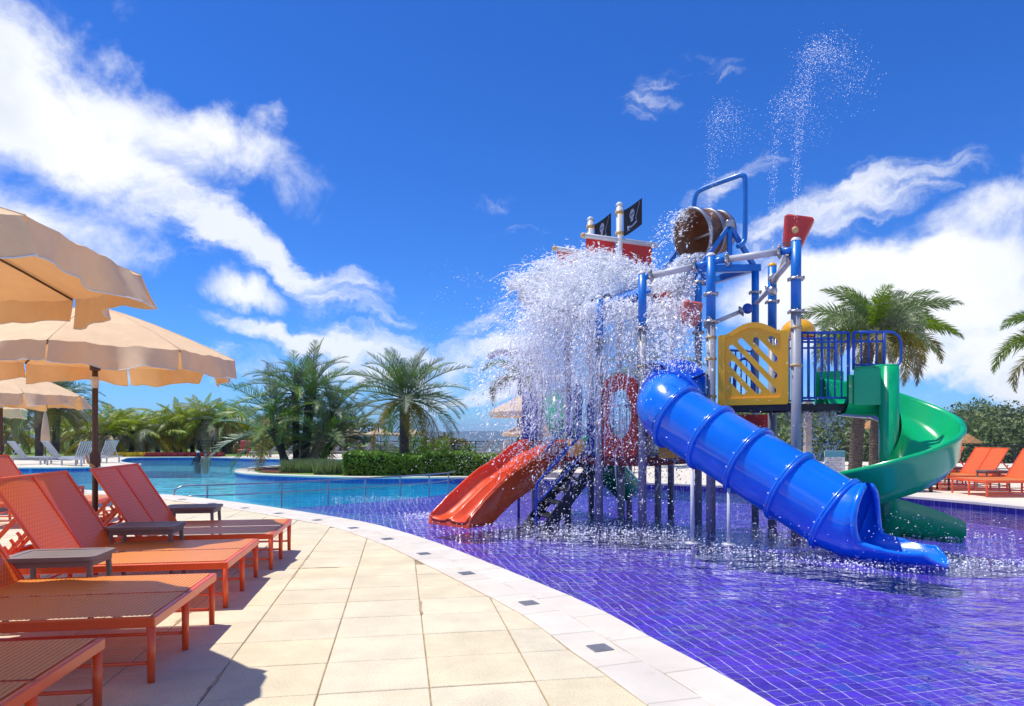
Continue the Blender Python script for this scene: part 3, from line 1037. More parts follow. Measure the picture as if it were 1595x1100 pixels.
def collar(parent, x, y, z, r=0.065):
    mb = MB().lathe([(r, -.016), (r + .035, -.016), (r + .035, .016), (r, .016)], (x, y, z), 14)
    for k in range(6):
        a = k * math.pi / 3 + .3
        mb.sphere((x + (r + .04) * math.cos(a), y + (r + .04) * math.sin(a), z), (.017, .017, .03), 6, 4)
    mb.build('collar', 'steel', parent)


def post(p, top, split=None, r=0.065, collars=(), rings=(), cap='white_cap', zb=BASE, upper='blue_paint'):
    g = MB().tube([(p.x, p.y, zb), (p.x, p.y, split or top)], r, 16).build('post', 'post_grey', play)
    if split:
        MB().tube([(p.x, p.y, split), (p.x, p.y, top)], r + .001, 16).build('upper_post', upper, g)
    for z in collars:
        collar(g, p.x, p.y, z, r)
    for z in rings:
        MB().lathe([(r, -.02), (r + .014, -.02), (r + .018, 0), (r + .014, .02), (r, .02)], (p.x, p.y, z), 14).build('clamp_ring', 'brass', g)
    if cap:
        MB().sphere((p.x, p.y, top), (r + .004, r + .004, .06), 14, 5, 0.0).build('post_cap', cap, g)
    return g


post(P1, 4.05, 3.06, 0.068, (3.06, 3.52), (2.83, 2.3))
post(P2, 4.0, 3.02, 0.068, (3.02, 3.43), (2.78, 2.46, 1.9))
post(P3, 3.98, 2.9, 0.065, (2.95, 3.42), (), 'yellow_plastic')
post(P4, 4.12, 2.95, 0.06, (3.0, 3.75), (), None)
post(P5, 4.08, 3.05, 0.06, (3.05, 3.9), (), None)
post(Q1, 3.85, 3.0, 0.065, (3.0,), (2.4, 1.7))
post(Q2, 3.55, 2.85, 0.065, (2.85,), (2.3, 1.5))
post(Q3, 3.5, 2.9, 0.068, (2.9,), (2.47, 2.17, 1.86))
for (x, y, t) in ((1.6, 13.6, 3.4), (2.62, 12.1, 0.95), (2.97, 12.6, 3.6), (2.0, 12.4, 0.95), (2.35, 13.5, 0.9), (0.62, 14.7, 3.15), (1.15, 14.2, 2.2), (1.9, 11.7, .95)):
    post(Vector((x, y, 0)), t, None, 0.06, (), (), 'white_cap' if t > 1 else None)
MB().tube([(0.45, 13.25, BASE), (0.40, 13.2, 0.88)], .05, 12).build('slide_strut', 'post_grey', play)

# decks
def deck(pts, z, th, top='deck_rubber', fascia='deck_red', parent=play):
    pl = MB()
    m = Matrix.Translation((0, 0, z))
    pl.plate([(p[0], p[1]) for p in pts], [], th, m)
    d = pl.build('platform', top, parent)
    f = MB()
    n = len(pts)
    for i in range(n):
        a, b = Vector((*pts[i][:2], 0)), Vector((*pts[(i + 1) % n][:2], 0))
        f.bar((a.x, a.y, z - .015), (b.x, b.y, z - .015), .03, th + .05)
    f.build('platform_edge', fascia, d)
    return d


deck([P1, P3, P2], 1.74, .06, fascia='deck_rubber')
deck([(4.02, 9.58), (4.72, 9.56), (4.72, 10.24), (4.10, 10.5)], 1.735, .05, fascia='deck_rubber')
deck([Q1, P2, P5, (2.3, 11.75)], 1.38, .06)
deck([(.33, 13.28), (1.0, 12.62), Q2, Q1, (3.1, 11.6), (2.97, 12.7), (1.65, 13.5), (1.0, 13.9)], 0.92, .10, 'deck_rubber', 'deck_red')
MB().plate([(0, 0), (1.0, 0), (1.0, .27), (0, .27)], [], .05, fr((3.25, 11.2, 1.38), (0.9, -0.45, 0), (0, 0, 1))).build('skirt_panel', 'red_plastic', play)
MB().plate([(0, 0), (.62, 0), (.62, .30), (0, .30)], [], .04, fr((1.03, 12.2, 0.95), (.36, -1.0, 0), (0, 0, 1))).build('toe_panel', 'yellow_plastic', play)
MB().plate([(0, 0), (.55, 0), (.55, .2), (0, .2)], [], .04, fr((2.35, 10.75, 0.95), (.9, .55, 0), (0, 0, 1))).build('toe_panel', 'yellow_plastic', play)


# yellow slotted panel between the two front posts
def rounded(pts, r, n=4):
    out = []
    m = len(pts)
    for i in range(m):
        p0, p1, p2 = Vector(pts[i - 1]), Vector(pts[i]), Vector(pts[(i + 1) % m])
        a, b = (p0 - p1), (p2 - p1)
        rr = min(r, a.length * .45, b.length * .45)
        a, b = p1 + a.normalized() * rr, p1 + b.normalized() * rr
        for k in range(n + 1):
            t = k / n
            out.append(tuple(a * (1 - t) ** 2 + p1 * 2 * t * (1 - t) + b * t * t))
    return out


def capsule(a, b, r, n=5):
    a, b = Vector(a), Vector(b)
    d = (b - a).normalized()
    p = Vector((-d.y, d.x))
    o = []
    for k in range(n + 1):
        t = math.pi / 2 + math.pi * k / n
        o.append(tuple(a + d * (r * math.cos(t)) + p * (r * math.sin(t))))
    for k in range(n + 1):
        t = -math.pi / 2 + math.pi * k / n
        o.append(tuple(b + d * (r * math.cos(t)) + p * (r * math.sin(t))))
    return o


PW, PH = 0.98, 1.04
dirp = (P1 - P2).normalized()
nrm = Vector((dirp.y, -dirp.x, 0))
mp_ = fr(P2 + dirp * .115 + nrm * .0 + Vector((0, 0, 1.76)), dirp, (0, 0, 1))
arch = [(0, 0), (PW, 0), (PW, PH), (PW * .87, PH + .005)] + [(PW * (.87 - .74 * t), PH + 0.005 + 0.15 * math.sin(math.pi * t)) for t in [k / 12 for k in range(1, 12)]] + [(PW * .13, PH + .005), (0, PH)]
arch = rounded(arch, .03, 2)
inner = [(0.10, .10), (PW - .10, .10), (PW - .10, PH - .04)] + [(PW - .16 - (PW - .32) * t, PH - .055 + .13 * math.sin(math.pi * t)) for t in [k / 12 for k in range(1, 12)]] + [(.10, PH - .04)]
slots = []
for c in np.arange(0.36, 2.0, 0.235):
    x0, x1, y0, y1 = .19, PW - .19, .20, PH - .10
    k_ = 1.12
    ts = []
    xs = max(x0, (c - y1) / k_)
    xe = min(x1, (c - y0) / k_)
    if xe - xs > 0.015:
        slots.append(capsule((xs, c - k_ * xs), (xe, c - k_ * xe), .043))
yp = MB().plate(arch, [rounded(inner, .04, 3)], .085, mp_).build('slotted_panel', 'yellow_plastic', play)
MB().plate(rounded([(x * 1.0, y) for x, y in inner], .04, 3), slots, .04, mp_).build('slotted_infill', 'yellow_plastic', yp)

# red panel with a round opening
dq = (Q1 - Q2).normalized()
mq = fr(Q2 + dq * .08 + Vector((0, 0, .98)), dq, (0, 0, 1))
wq = (Q1 - Q2).length - .16
circ = [(wq / 2 + .20 * math.cos(t), .68 + .40 * math.sin(t)) for t in np.linspace(0, 2 * math.pi, 24, endpoint=False)]
MB().plate(rounded([(0, 0), (wq, 0), (wq, 1.22), (wq * .5, 1.34), (0, 1.22)], .06, 3), [circ], .06, mq).build('porthole_panel', 'red_plastic', play)

# blue entry panel of the tube slide
de = (P2 - Q1).normalized()
me_ = fr(Q1 + de * .08 + Vector((0, 0, 1.4)), de, (0, 0, 1))
we = (P2 - Q1).length - .16
circ = [(we / 2 + .40 * math.cos(t), .46 + .40 * math.sin(t)) for t in np.linspace(0, 2 * math.pi, 28, endpoint=False)]
ent = [(0, 0), (we, 0), (we, .86)] + [(we * (1 - t), .93 + .16 * math.sin(math.pi * t)) for t in (.15, .3, .5, .7, .85)] + [(0, .86)]
MB().plate(ent, [circ], .06, me_).build('tube_entry_panel', 'tube_blue', play)
# wavy hood over the entry
rows = []
for k in range(9):
    t = k / 8
    c = Q1.lerp(P2, .12 + .84 * t)
    n_ = Vector((de.y, -de.x, 0))
    z = 2.34 + .13 * math.sin(math.pi * (t * 1.6 + .2))
    rows.append([(c.x + n_.x * o, c.y + n_.y * o, z - .28 * o * o) for o in (.0, .15, .3, .48)])
rows2 = [[(x, y, z - .03) for x, y, z in r_] for r_ in rows]
hd = MB().grid(rows).grid(rows2)
hd.build('entry_hood', 'tube_blue', play)

# ------------------------------------------------------------ blue tube slide
ts = empty('tube_slide', play.location)
ts.parent = play
ts.location = (0, 0, 0)
ORG[ts.name] = Vector(play.location)
S0 = Vector((2.38, 9.72, 1.58))
E0 = Vector((3.97, 8.20, 0.345))
axis = (E0 - S0).normalized()
RT = 0.455
cen = catmull([(2.52, 10.34, 1.90), (2.40, 10.12, 1.84), (2.29, 9.92, 1.74), tuple(S0), tuple(S0 + axis * .4)], 4)[:-4]


def ring_at(c, d, r, n=32):
    d = Vector(d).normalized()
    s = Vector((d.y, -d.x, 0)).normalized()
    u = s.cross(d)
    if u.z < 0:
        u = -u
    return [Vector(c) + (s * math.sin(t) - u * math.cos(t)) * r for t in [2 * math.pi * k / n for k in range(n)]]


def shell(centers, dirs, r, th=.02):
    mb = MB()
    mb.grid([ring_at(c, d, r) for c, d in zip(centers, dirs)], True, True)
    mb.grid([ring_at(c, d, r - th) for c, d in zip(centers, dirs)], True, True)
    return mb


def flange(c, d, parent, r=RT):
    d = Vector(d).normalized()
    mb = MB()
    prof = [(-.034, r), (-.034, r + .034), (-.022, r + .045), (-.004, r + .045), (-.003, r + .038), (.003, r + .038), (.004, r + .045), (.022, r + .045), (.034, r + .034), (.034, r)]
    mb.grid([ring_at(Vector(c) + d * o, d, q, 40) for o, q in prof], True, True)
    f = mb.build('flange', 'tube_blue', parent)
    for p in ring_at(Vector(c) - d * .05, d, r + .006, 14):
        MB().sphere(p, .013, 6, 4).build('bolt', 'white_cap', parent)


nd = len(cen)
dirs = [(cen[min(i + 1, nd - 1)] - cen[max(i - 1, 0)]) for i in range(nd)]
shell(cen, dirs, RT).build('tube_segment', 'tube_blue', ts)
flange(cen[5], dirs[5], ts)
cuts = [0.0, 0.24, 0.485, 0.735, 0.985]
for a, b in zip(cuts[:-1], cuts[1:]):
    pa, pb = S0.lerp(E0, a), S0.lerp(E0, b)
    shell([pa.lerp(pb, t) for t in (0, .5, 1)], [axis] * 3, RT).build('tube_segment', 'tube_blue', ts)
    flange(pa, axis, ts)
pe = S0.lerp(E0, cuts[-1])
# exit: closed hood opening into a flared chute
hdir = Vector((axis.x, axis.y, 0)).normalized()
side = Vector((hdir.y, -hdir.x, 0))
secs = []
NSEC, NA = 26, 33
for i in range(NSEC):
    u = i / (NSEC - 1)
    s = u * 1.0
    # floor height flattens out to just above the water
    drop0 = axis.z / math.hypot(axis.x, axis.y)
    fz = (pe.z - RT * 1.05) + max(drop0 * s * (1 - min(1, s / .5) * .5), -.1) * .35
    fz = max(fz, WZ - .03) + .045 * max(0, (u - .6) / .4) ** 2
    half = math.pi
    if u > .06:
        t = min(1, (u - .06) / .34)
        half = math.pi * .985 + (R(66) - math.pi * .985) * (t * t * (3 - 2 * t)) ** .8
    if u > .40:
        half = R(66) + (R(48) - R(66)) * ((u - .40) / .60)
    rx = RT * (1.0 + .06 * math.sin(min(1, u / .3) * math.pi)) * (1 + .10 * min(1, max(0, u - .3) / .3)) * (1 if u < .75 else 1 - .10 * ((u - .75) / .25) ** 2)
    rz = RT * (1.0 - .12 * min(1, u / .5))
    lean = max(0, .14 - u) * .0
    row = []
    for k in range(NA):
        a = -half + 2 * half * k / (NA - 1)
        tilt = axis.z * (1 - math.cos(a)) * .0
        c = pe + hdir * (s + .16 * max(0, (u - .7) / .3) ** 1.3 * math.cos(a / half * math.pi / 2))
        hgt = rz * (1 - math.cos(a))
        back = -hgt * .38 * max(0, 1 - u / .45)          # upper side leans with the tube's slope at first
        row.append(Vector((c.x, c.y, fz)) + side * (rx * math.sin(a)) + Vector((0, 0, hgt)) - hdir * back * 1.0)
    secs.append(row)
ex = MB()
cc0 = pe
ring0 = []
for k in range(NA):
    a = -math.pi + 2 * math.pi * k / (NA - 1)
    s_ = Vector((axis.y, -axis.x, 0)).normalized()
    u_ = s_.cross(axis)
    if u_.z < 0:
        u_ = -u_
    ring0.append(pe + (s_ * math.sin(a) - u_ * math.cos(a)) * (RT + .006))
ex.grid([ring0] + secs[2:], True)
inn = [[p.lerp(Vector((sum((q.x for q in r_)) / NA, sum((q.y for q in r_)) / NA, p.z)), .06) + Vector((0, 0, .015)) for p in r_] for r_ in secs[2:]]
ex.grid(inn, True)
chute = ex.build('exit_chute', 'tube_blue', ts)
rim = [r_[0] for r_ in secs[3:]] + [p for p in secs[-1][1:-1]] + [r_[-1] for r_ in secs[3:][::-1]]
MB().tube(rim, [.040 if 0 < i_ < 14 or i_ > len(rim) - 14 else .028 for i_ in range(len(rim))], 8, True).build('chute_rim', 'tube_blue', ts)
flange(pe, axis, ts, RT)
for foot in ((2.38, 8.9), (2.83, 8.8)):
    a = Vector((foot[0], foot[1], 0))
    t = (a - S0).dot(axis * 1.0) / axis.dot(axis)
    tt = ((a.x - S0.x) * hdir.x + (a.y - S0.y) * hdir.y) / math.hypot(axis.x, axis.y)
    zt = (S0 + axis * max(tt, .2)).z - RT * .9
    MB().tube([(a.x, a.y, VF), (a.x, a.y, max(zt, .35))], .024, 10).build('support_pole', 'pipe_grey', ts)
    MB().lathe([(0, .02), (.09, .02), (.09, 0)], (a.x, a.y, WZ + .01), 16).build('support_foot', 'pipe_grey', ts)

# ------------------------------------------------------------ green spiral slide
CX, CY, RI, RO = 5.19, 9.30, .14, .90
KW = 1.08
prof = [(.02, .40), (.02, .10), (.10, .0), (.30, -.035), (.50, .01), (.59, .12), (.635, .36), (.66, .40), (.70, .395), (.705, .34), (.67, .28), (.645, .02), (.55, -.13), (.30, -.165), (.06, -.13), (-.03, 0.0), (-.03, .40)]


def prow(fn, z, hs=1.0):
    return [fn(RI + r_ * KW, z + (dz if dz < .05 else dz * hs)) for r_, dz in prof]


rows = []
for k in range(5):
    x = 4.70 + (CX - 4.70) * k / 5
    rows.append(prow(lambda rr, zz, x=x: (x, CY + rr, zz), 1.77 - .01 * k))
N = 44
zkeys = [(0, 1.74), (25, 1.64), (60, 1.42), (90, 1.23), (135, .98), (180, .74), (225, .53), (270, .36), (330, .15), (360, .08)]
for k in range(N + 1):
    th_ = 360 * k / N
    z = np.interp(th_, [a for a, _ in zkeys], [b for _, b in zkeys])
    an = R(90 - th_)
    rows.append(prow(lambda rr, zz: (CX + rr * math.cos(an), CY + rr * math.sin(an), zz), z, 1.0 if th_ > 20 else 1.0))
for k in range(1, 8):
    t = k / 7
    rows.append(prow(lambda rr, zz: (CX + 1.15 * t, CY + rr, zz), .08 - .16 * t ** .8, 1 - .55 * t ** 2))
# smooth z slightly through rows is implicit; rim is part of the profile
gs = MB().grid(rows).build('spiral_slide', 'green_plastic', play)
MB().tube([(CX + .01, CY, VF), (CX + .01, CY, 2.27)], .128, 18).build('spiral_column', 'green_plastic', gs)
pan = rounded([(0, 0), (.42, 0), (.42, .52), (0, .50)], .03, 3)
MB().plate(pan, [], .05, fr((4.77, CY + RI - .035, 1.74), (1, -.32, 0), (0, 0, 1))).build('slide_side_panel', 'green_plastic', gs)
MB().tube([(4.77, CY + RI - .05, 2.245), (5.16, CY + .06, 2.28), (5.27, CY - .06, 2.27), (5.29, CY + .02, 2.26)], .03, 10).build('panel_lip', 'green_plastic', gs)
MB().plate(pan, [], .05, fr((4.60, CY + RO + .03, 1.78), (1, 0, 0), (0, 0, 1))).build('slide_side_panel', 'green_plastic', gs)


# ------------------------------------------------------------ blue railings
def railing(a, b, z0, z1, n, parent=play, mid=None, end_loop=False):
    a, b = Vector(a), Vector(b)
    r_ = MB()
    for z in (z0 + .05, z1) + ((mid,) if mid else ()):
        r_.tube([(a.x, a.y, z), (b.x, b.y, z)], .020 if z == z1 else .015, 8)
    for p in (a, b):
        r_.tube([(p.x, p.y, z0 - .02), (p.x, p.y, z1)], .022, 8)
    rl = r_.build('railing', 'rail_blue', parent)
    for k in range(1, n):
        p = a.lerp(b, k / n)
        MB().tube([(p.x, p.y, z0 + .05), (p.x, p.y, z1)], .0125, 7).build('railing_bar', 'rail_blue', rl)
    return rl


railing((4.09, 9.53, 0), (4.74, 9.50, 0), 1.80, 2.77, 7, mid=2.64)
railing((4.08, 10.42, 0), (4.95, 10.30, 0), 1.80, 2.80, 9, mid=2.66)
rl = railing((4.80, 9.47, 0), (5.22, 9.46, 0), 2.26, 2.77, 4, mid=2.64)
MB().tube(catmull([(5.22, 9.46, 2.77), (5.36, 9.46, 2.76), (5.45, 9.46, 2.66), (5.46, 9.46, 2.45), (5.44, 9.46, 2.33), (5.36, 9.46, 2.29), (5.22, 9.46, 2.28)], 5), .018, 8).build('rail_loop', 'rail_blue', rl)
railing((1.08, 12.62, 0), (1.20, 12.1, 0), .97, 2.05, 4, mid=None)
railing((1.34, 11.1, 0), (1.28, 11.35, 0), .97, 1.9, 3)
railing((2.0, 13.3, 0), (2.95, 12.75, 0), .97, 1.9, 8)
MB().tube(catmull([(1.10, 12.3, 1.0), (1.12, 12.25, 1.7), (1.16, 12.15, 2.18), (1.2, 12.0, 2.2), (1.22, 11.9, 2.0), (1.2, 11.92, 1.3)], 5), .024, 8).build('grab_loop', 'rail_blue', play)
MB().tube(catmull([(3.5, 10.6, 1.75), (3.5, 10.6, 2.3), (3.58, 10.6, 2.5), (3.72, 10.6, 2.5), (3.8, 10.6, 2.3), (3.8, 10.6, 1.75)], 5), .024, 8).build('grab_loop', 'rail_blue', play)
railing((3.35, 10.9, 0), (3.95, 11.1, 0), 1.80, 2.7, 6)

# ------------------------------------------------------------ stairs
st0n, st0f = Vector((.44, 11.16, 0)), Vector((.20, 12.08, 0))
sdv = Vector((.963, .262, 0))
run, ztop = .92, .93
stairs = MB()
for p in (st0n, st0f):
    a = Vector((p.x, p.y, VF))
    b = Vector((p.x, p.y, ztop)) + sdv * (run + .16)
    stairs.bar(a, b, .045, .19)
stp = stairs.build('stair_stringer', 'stair_grey', play)
for k in range(6):
    t = (k + .7) / 6.4
    c = (st0n + st0f) / 2 + sdv * ((run + .16) * t)
    MB().box((c.x, c.y, VF + (ztop - VF) * t), (.24, .90, .035), Matrix.Rotation(math.atan2(sdv.y, sdv.x), 4, 'Z'), .008).build('stair_tread', 'stair_grey', play)
for p in (st0n - Vector((-.02, .05, 0)), st0f + Vector((-.02, .05, 0))):
    top = p + sdv * (run + .02)
    h = MB()
    h.tube(catmull([(p.x - .06, p.y, VF), (p.x - .06, p.y, .3), (p.x - .05, p.y, .5), (p.x + .04, p.y + .01, .62), (top.x - .2, top.y - .05, 1.33), (top.x, top.y, 1.46), (top.x + .12, top.y + .03, 1.42), (top.x + .14, top.y + .04, 1.0)], 5), .024, 8)
    h.tube([(p.x - .06, p.y, .22), (p.x + .02, p.y, .26), (top.x - .06, top.y, 1.13), (top.x + .05, top.y, 1.30)], .018, 8)
    h.build('stair_handrail', 'rail_blue', play)

# ------------------------------------------------------------ orange wave slide
sa, sb = Vector((.64, 12.97, 0)), Vector((-1.04, 11.12, 0))
sdir = (sb - sa).normalized()
sper = Vector((-sdir.y, sdir.x, 0))          # towards the camera side
if sper.y > 0:
    sper = -sper
L_ = (sb - sa).length
secp = [(-.50, -.30), (-.50, .18), (-.485, .215), (-.455, .215), (-.44, .17), (-.40, .02), (-.22, -.015), (-.07, .01), (-.045, .10), (0, .13), (.045, .10), (.07, .01), (.22, -.015), (.40, .02), (.44, .17), (.455, .215), (.485, .215), (.50, .18), (.50, -.30)]
rows = []
for k in range(41):
    t = k / 40
    zz = np.interp(t, [0, .08, .2, .32, .45, .55, .68, .80, .90, 1.0], [1.0, .99, .90, .73, .58, .49, .31, .12, -.03, -.09])
    wdt = 1.0 + .06 * max(0, t - .8) / .2
    hs = 1 if t < .85 else 1 - .75 * ((t - .85) / .15) ** 1.5
    c = sa + sdir * (L_ * t)
    row = []
    for o, dz in secp:
        d2 = dz * hs if dz > 0 else dz * (1 if dz > -.1 else min(1, max(.2, (zz + .42) / .45)))
        row.append(tuple(c + sper * (o * wdt * .94) + Vector((0, 0, zz + d2))))
    rows.append(row)
rows = [[(p[0], p[1], max(p[2], WZ - .05)) for p in r_] for r_ in rows]
rows.append([(p[0] + sdir.x * .03, p[1] + sdir.y * .03, WZ - .06) for p in rows[-1]])
osl = MB().grid(rows).build('wave_slide', 'orange_plastic', play)
for i_ in (3, 15):
    MB().tube([Vector(r_[i_]) for r_ in rows[:-1]], .022, 8).build('slide_lip', 'orange_plastic', osl)
MB().tube([Vector(p) + Vector((0, 0, -.0)) for p in rows[-2][3:16]], .02, 8).build('slide_lip', 'orange_plastic', osl)

# ------------------------------------------------------------ hidden green slide at the back, back tower
gb = MB()
path = catmull([(1.25, 14.4, 2.05), (1.0, 13.95, 2.0), (.95, 13.6, 1.72), (1.3, 13.3, 1.15), (1.9, 13.2, .62), (2.3, 13.5, .25)], 5)
gb.tube(path, .30, 18, True)
gt = gb.build('back_tube_slide', 'green_plastic', play)
for k in (6, 12, 18):
    d = (path[k + 1] - path[k - 1]).normalized()
    MB().grid([ring_at(path[k] + d * o, d, q, 20) for o, q in ((-.03, .3), (-.02, .345), (.02, .345), (.03, .3))], True, True).build('flange', 'green_plastic', gt)
MB().plate([(0, 0), (.34, 0), (.34, .95), (.17, 1.08), (0, .95)], [], .05, fr((.22, 14.75, 1.2), (1, 0, 0), (0, 0, 1))).build('back_panel', 'rail_blue', play)
railing((.25, 14.9, 0), (.62, 14.75, 0), 1.0, 2.25, 4)
deck([(.2, 14.9), (.62, 14.6), (1.2, 14.2), (1.6, 14.8), (.9, 15.5)], 1.15, .08)
sp = MB()
sp.tube([at(838, 544, 14.7), at(776, 549, 14.2)], .085, 12)
arm = sp.build('spray_arm', 'pipe_grey', play)
MB().tube([at(778, 549, 14.2), at(769, 550, 14.15), at(762, 556, 14.1)], [.086, .085, .075], 12).build('spray_nozzle', 'white_cap', arm)

# blue ridge roof under the falling water
ra, rb = Vector((1.12, 11.7, 3.55)), Vector((2.25, 12.9, 3.75))
roof = MB()
rc = Vector((1.72, 12.0, 3.95))
roof.add([(1.25, 11.35, 3.50), (2.30, 11.15, 3.72), (2.35, 12.0, 4.02), (1.35, 12.15, 3.85), (2.45, 12.9, 3.7), (1.45, 13.0, 3.52)], [(0, 1, 2, 3), (3, 2, 4, 5)])
roof.add([(1.25, 11.35, 3.46), (2.30, 11.15, 3.68), (2.35, 12.0, 3.98), (1.35, 12.15, 3.81), (2.45, 12.9, 3.66), (1.45, 13.0, 3.48)], [(3, 2, 1, 0), (5, 4, 2, 3)])
roof.add([(1.25, 11.35, 3.50), (2.30, 11.15, 3.72), (2.30, 11.15, 3.68), (1.25, 11.35, 3.46)], [(0, 3, 2, 1)])
roof.add([(1.25, 11.35, 3.50), (1.35, 12.15, 3.85), (1.35, 12.15, 3.81), (1.25, 11.35, 3.46)], [(0, 1, 2, 3)])
roof.build('ridge_roof', 'blue_paint', play)
MB().tube([(1.45, 11.5, 2.9), (1.45, 11.5, 3.55)], .05, 10).build('roof_post', 'blue_paint', play)
MB().tube([(2.15, 11.35, 2.4), (2.15, 11.35, 3.7)], .05, 10).build('roof_post', 'blue_paint', play)

# ------------------------------------------------------------ pipes between the post tops
def pipe(a, b, r=.05, blue_ends=(0.0, 0.0)):
    a, b = Vector(a), Vector(b)
    L = (b - a).length
    pa, pb = a.lerp(b, blue_ends[0] / L), a.lerp(b, 1 - blue_ends[1] / L)
    g = MB().tube([pa, pb], r, 14).build('water_pipe', 'pipe_grey', play)
    d = (b - a).normalized()
    for e, (u, v) in zip(blue_ends, ((a, pa), (pb, b))):
        if e:
            MB().tube([u, v], r, 14).build('pipe_stub', 'blue_paint', g)
            c = v if u == a else u
            mb = MB()
            mb.grid([ring_at(c + d * o, d, q, 16) for o, q in ((-.02, r), (-.02, r + .035), (.02, r + .035), (.02, r))], True, True)
            for p in ring_at(c, d, r + .04, 6):
                mb.sphere(p, .018, 6, 4)
            mb.build('collar', 'steel', g)
    return g


pipe((P2.x, P2.y, 3.92), (P1.x, P1.y, 3.93), .05, (.24, .22))
pipe((P2.x, P2.y, 3.90), (Q1.x, Q1.y, 3.80), .05, (.24, .14))
pipe((P1.x - .02, P1.y, 3.85), (P3.x, P3.y, 3.74), .045, (.12, .0))
pipe((P3.x, P3.y, 3.66), (P4.x, P4.y, 3.55), .04, (.1, .0))
pipe((P5.x + .1, P5.y, 3.15), (P4.x - .25, P4.y - .2, 3.42), .035, (.0, .06))
MB().sphere((P4.x - .2, P4.y - .2, 3.44), (.09, .05, .09), 12, 8).build('valve_wheel', 'rail_blue', play)
for z, p in ((3.58, P3), (3.78, P3)):
    MB().sphere((p.x - .02, p.y - .07, z), (.075, .05, .075), 12, 8).build('pipe_joint', 'steel', play)


# ------------------------------------------------------------ tipping cups
def cup(c, h, w0, w1, dp, tilt, yaw, m, name='tipping_cup'):
    mt = Matrix.Translation(c) @ Matrix.Rotation(yaw, 4, 'Z') @ Matrix.Rotation(tilt, 4, 'Y')
    out, inn_ = [], []
    for z, wd in ((0, w0), (h * .15, w0 * 1.1), (h, w1)):
        lp = rounded([(-wd / 2, -dp / 2), (wd / 2, -dp / 2), (wd / 2, dp / 2), (-wd / 2, dp / 2)], .05, 3)
        out.append([mt @ Vector((x, y, z)) for x, y in lp])
        inn_.append([mt @ Vector((x * .88, y * .88, z + .03)) for x, y in lp])
    mb = MB().grid(out, False, True)
    mb.grid([inn_[2][:], inn_[1], inn_[0]], False, True)
    mb.grid([out[2], inn_[2]], False, True)
    k = len(out[0])
    mb.add(out[0], [tuple(range(k))[::-1]])
    mb.add(inn_[0], [tuple(range(k))])
    return mb.build(name, m, play)


cup((4.00, 9.62, 4.03), .36, .26, .40, .30, R(14), R(-20), 'red_plastic')
MB().sphere((3.97, 9.45, 4.2), (.05, .03, .05), 10, 6).build('cup_pivot', 'brass', play)
MB().tube([(4.0, 9.7, 4.1), (4.05, 10.1, 3.85), (4.08, 10.5, 3.7)], .04, 10).build('cup_arm', 'pipe_grey', play)
cup((2.86, 10.9, 3.10), .34, .24, .30, .28, R(12), R(-15), 'pink_plastic')
MB().tube([(2.86, 11.0, 3.3), (P5.x, P5.y, 3.35)], .03, 8).build('cup_arm', 'pipe_grey', play)
cup((2.62, 11.55, 3.3), .42, .16, .26, .24, R(-8), R(10), 'red_plastic')
MB().tube([(2.62, 11.6, 3.5), (P5.x, P5.y, 3.5)], .03, 8).build('cup_arm', 'pipe_grey', play)
ym = MB().sphere((4.92, 11.6, 3.06), (.29, .29, .26), 20, 8, -.25).build('spray_mushroom', 'yellow_plastic', play)
MB().tube([(4.92, 11.6, BASE), (4.92, 11.6, 3.1)], .05, 10).build('mushroom_post', 'post_grey', ym)

# ------------------------------------------------------------ bucket tower
beam = MB()
beam.bar((P5.x - .06, P5.y, 4.12), (P4.x + .08, P4.y, 4.17), .11, .12, .01)
beam.bar((P4.x, P4.y - .05, 4.17), (P4.x - .5, P4.y + 1.15, 4.17), .11, .12, .01)
beam.bar((P5.x, P5.y - .05, 4.10), (P5.x - .5, P5.y + 1.15, 4.12), .11, .12, .01)
beam.bar((P5.x - .55, P5.y + 1.1, 4.12), (P4.x - .45, P4.y + 1.1, 4.17), .11, .12, .01)
bt_ = beam.build('bucket_frame', 'blue_paint', play)
apn, apf = Vector((3.68, 11.40, 4.86)), Vector((3.17, 12.50, 4.86))
for ap, off in ((apn, Vector((0, 0, 0))), (apf, Vector((-.51, 1.10, 0)))):
    l = MB()
    for foot in (Vector((P5.x + .02, P5.y, 4.16)) + off, Vector((P4.x - .02, P4.y, 4.2)) + off, Vector((ap.x, P5.y + off.y, 4.16))):
        l.bar(ap, foot, .075, .075, .008)
    l.build('a_frame', 'blue_paint', bt_)
    MB().box((ap.x, ap.y, ap.z + .03), (.13, .10, .12), None, .015).build('bearing_block', 'steel', bt_)
MB().tube([apn, apf], .03, 10).build('axle', 'steel', bt_)
bax = Vector((-.885, -.41, -.23)).normalized()
bc = (apn + apf) / 2 + Vector((.06, -.06, .02))
mB = fr(bc, bax.cross(Vector((0, 0, 1))), bax.cross(bax.cross(Vector((0, 0, 1)))))
mZ = Matrix((mB.col[0].xyz, mB.col[1].xyz, bax)).transposed()
bk = MB().lathe([(0.0, -.34), (.30, -.34), (.335, -.31), (.40, .0), (.455, .40), (.465, .40), (.42, .38), (.37, .0), (.31, -.28), (0, -.29)], bc, 36, mZ)
bko = bk.build('tipping_bucket', 'bucket_out', play)
MB().lathe([(.44, .38), (.362, .0), (.305, -.275), (0, -.28)], bc, 36, mZ).build('bucket_lining', 'bucket_in', bko)
for z, r_ in ((.385, .468), (.05, .418), (-.22, .362)):
    MB().lathe([(r_ - .012, -.03), (r_ + .006, -.03), (r_ + .012, .03), (r_ - .02, .03)], bc + bax * z, 36, mZ).build('bucket_hoop', 'bucket_band', bko)
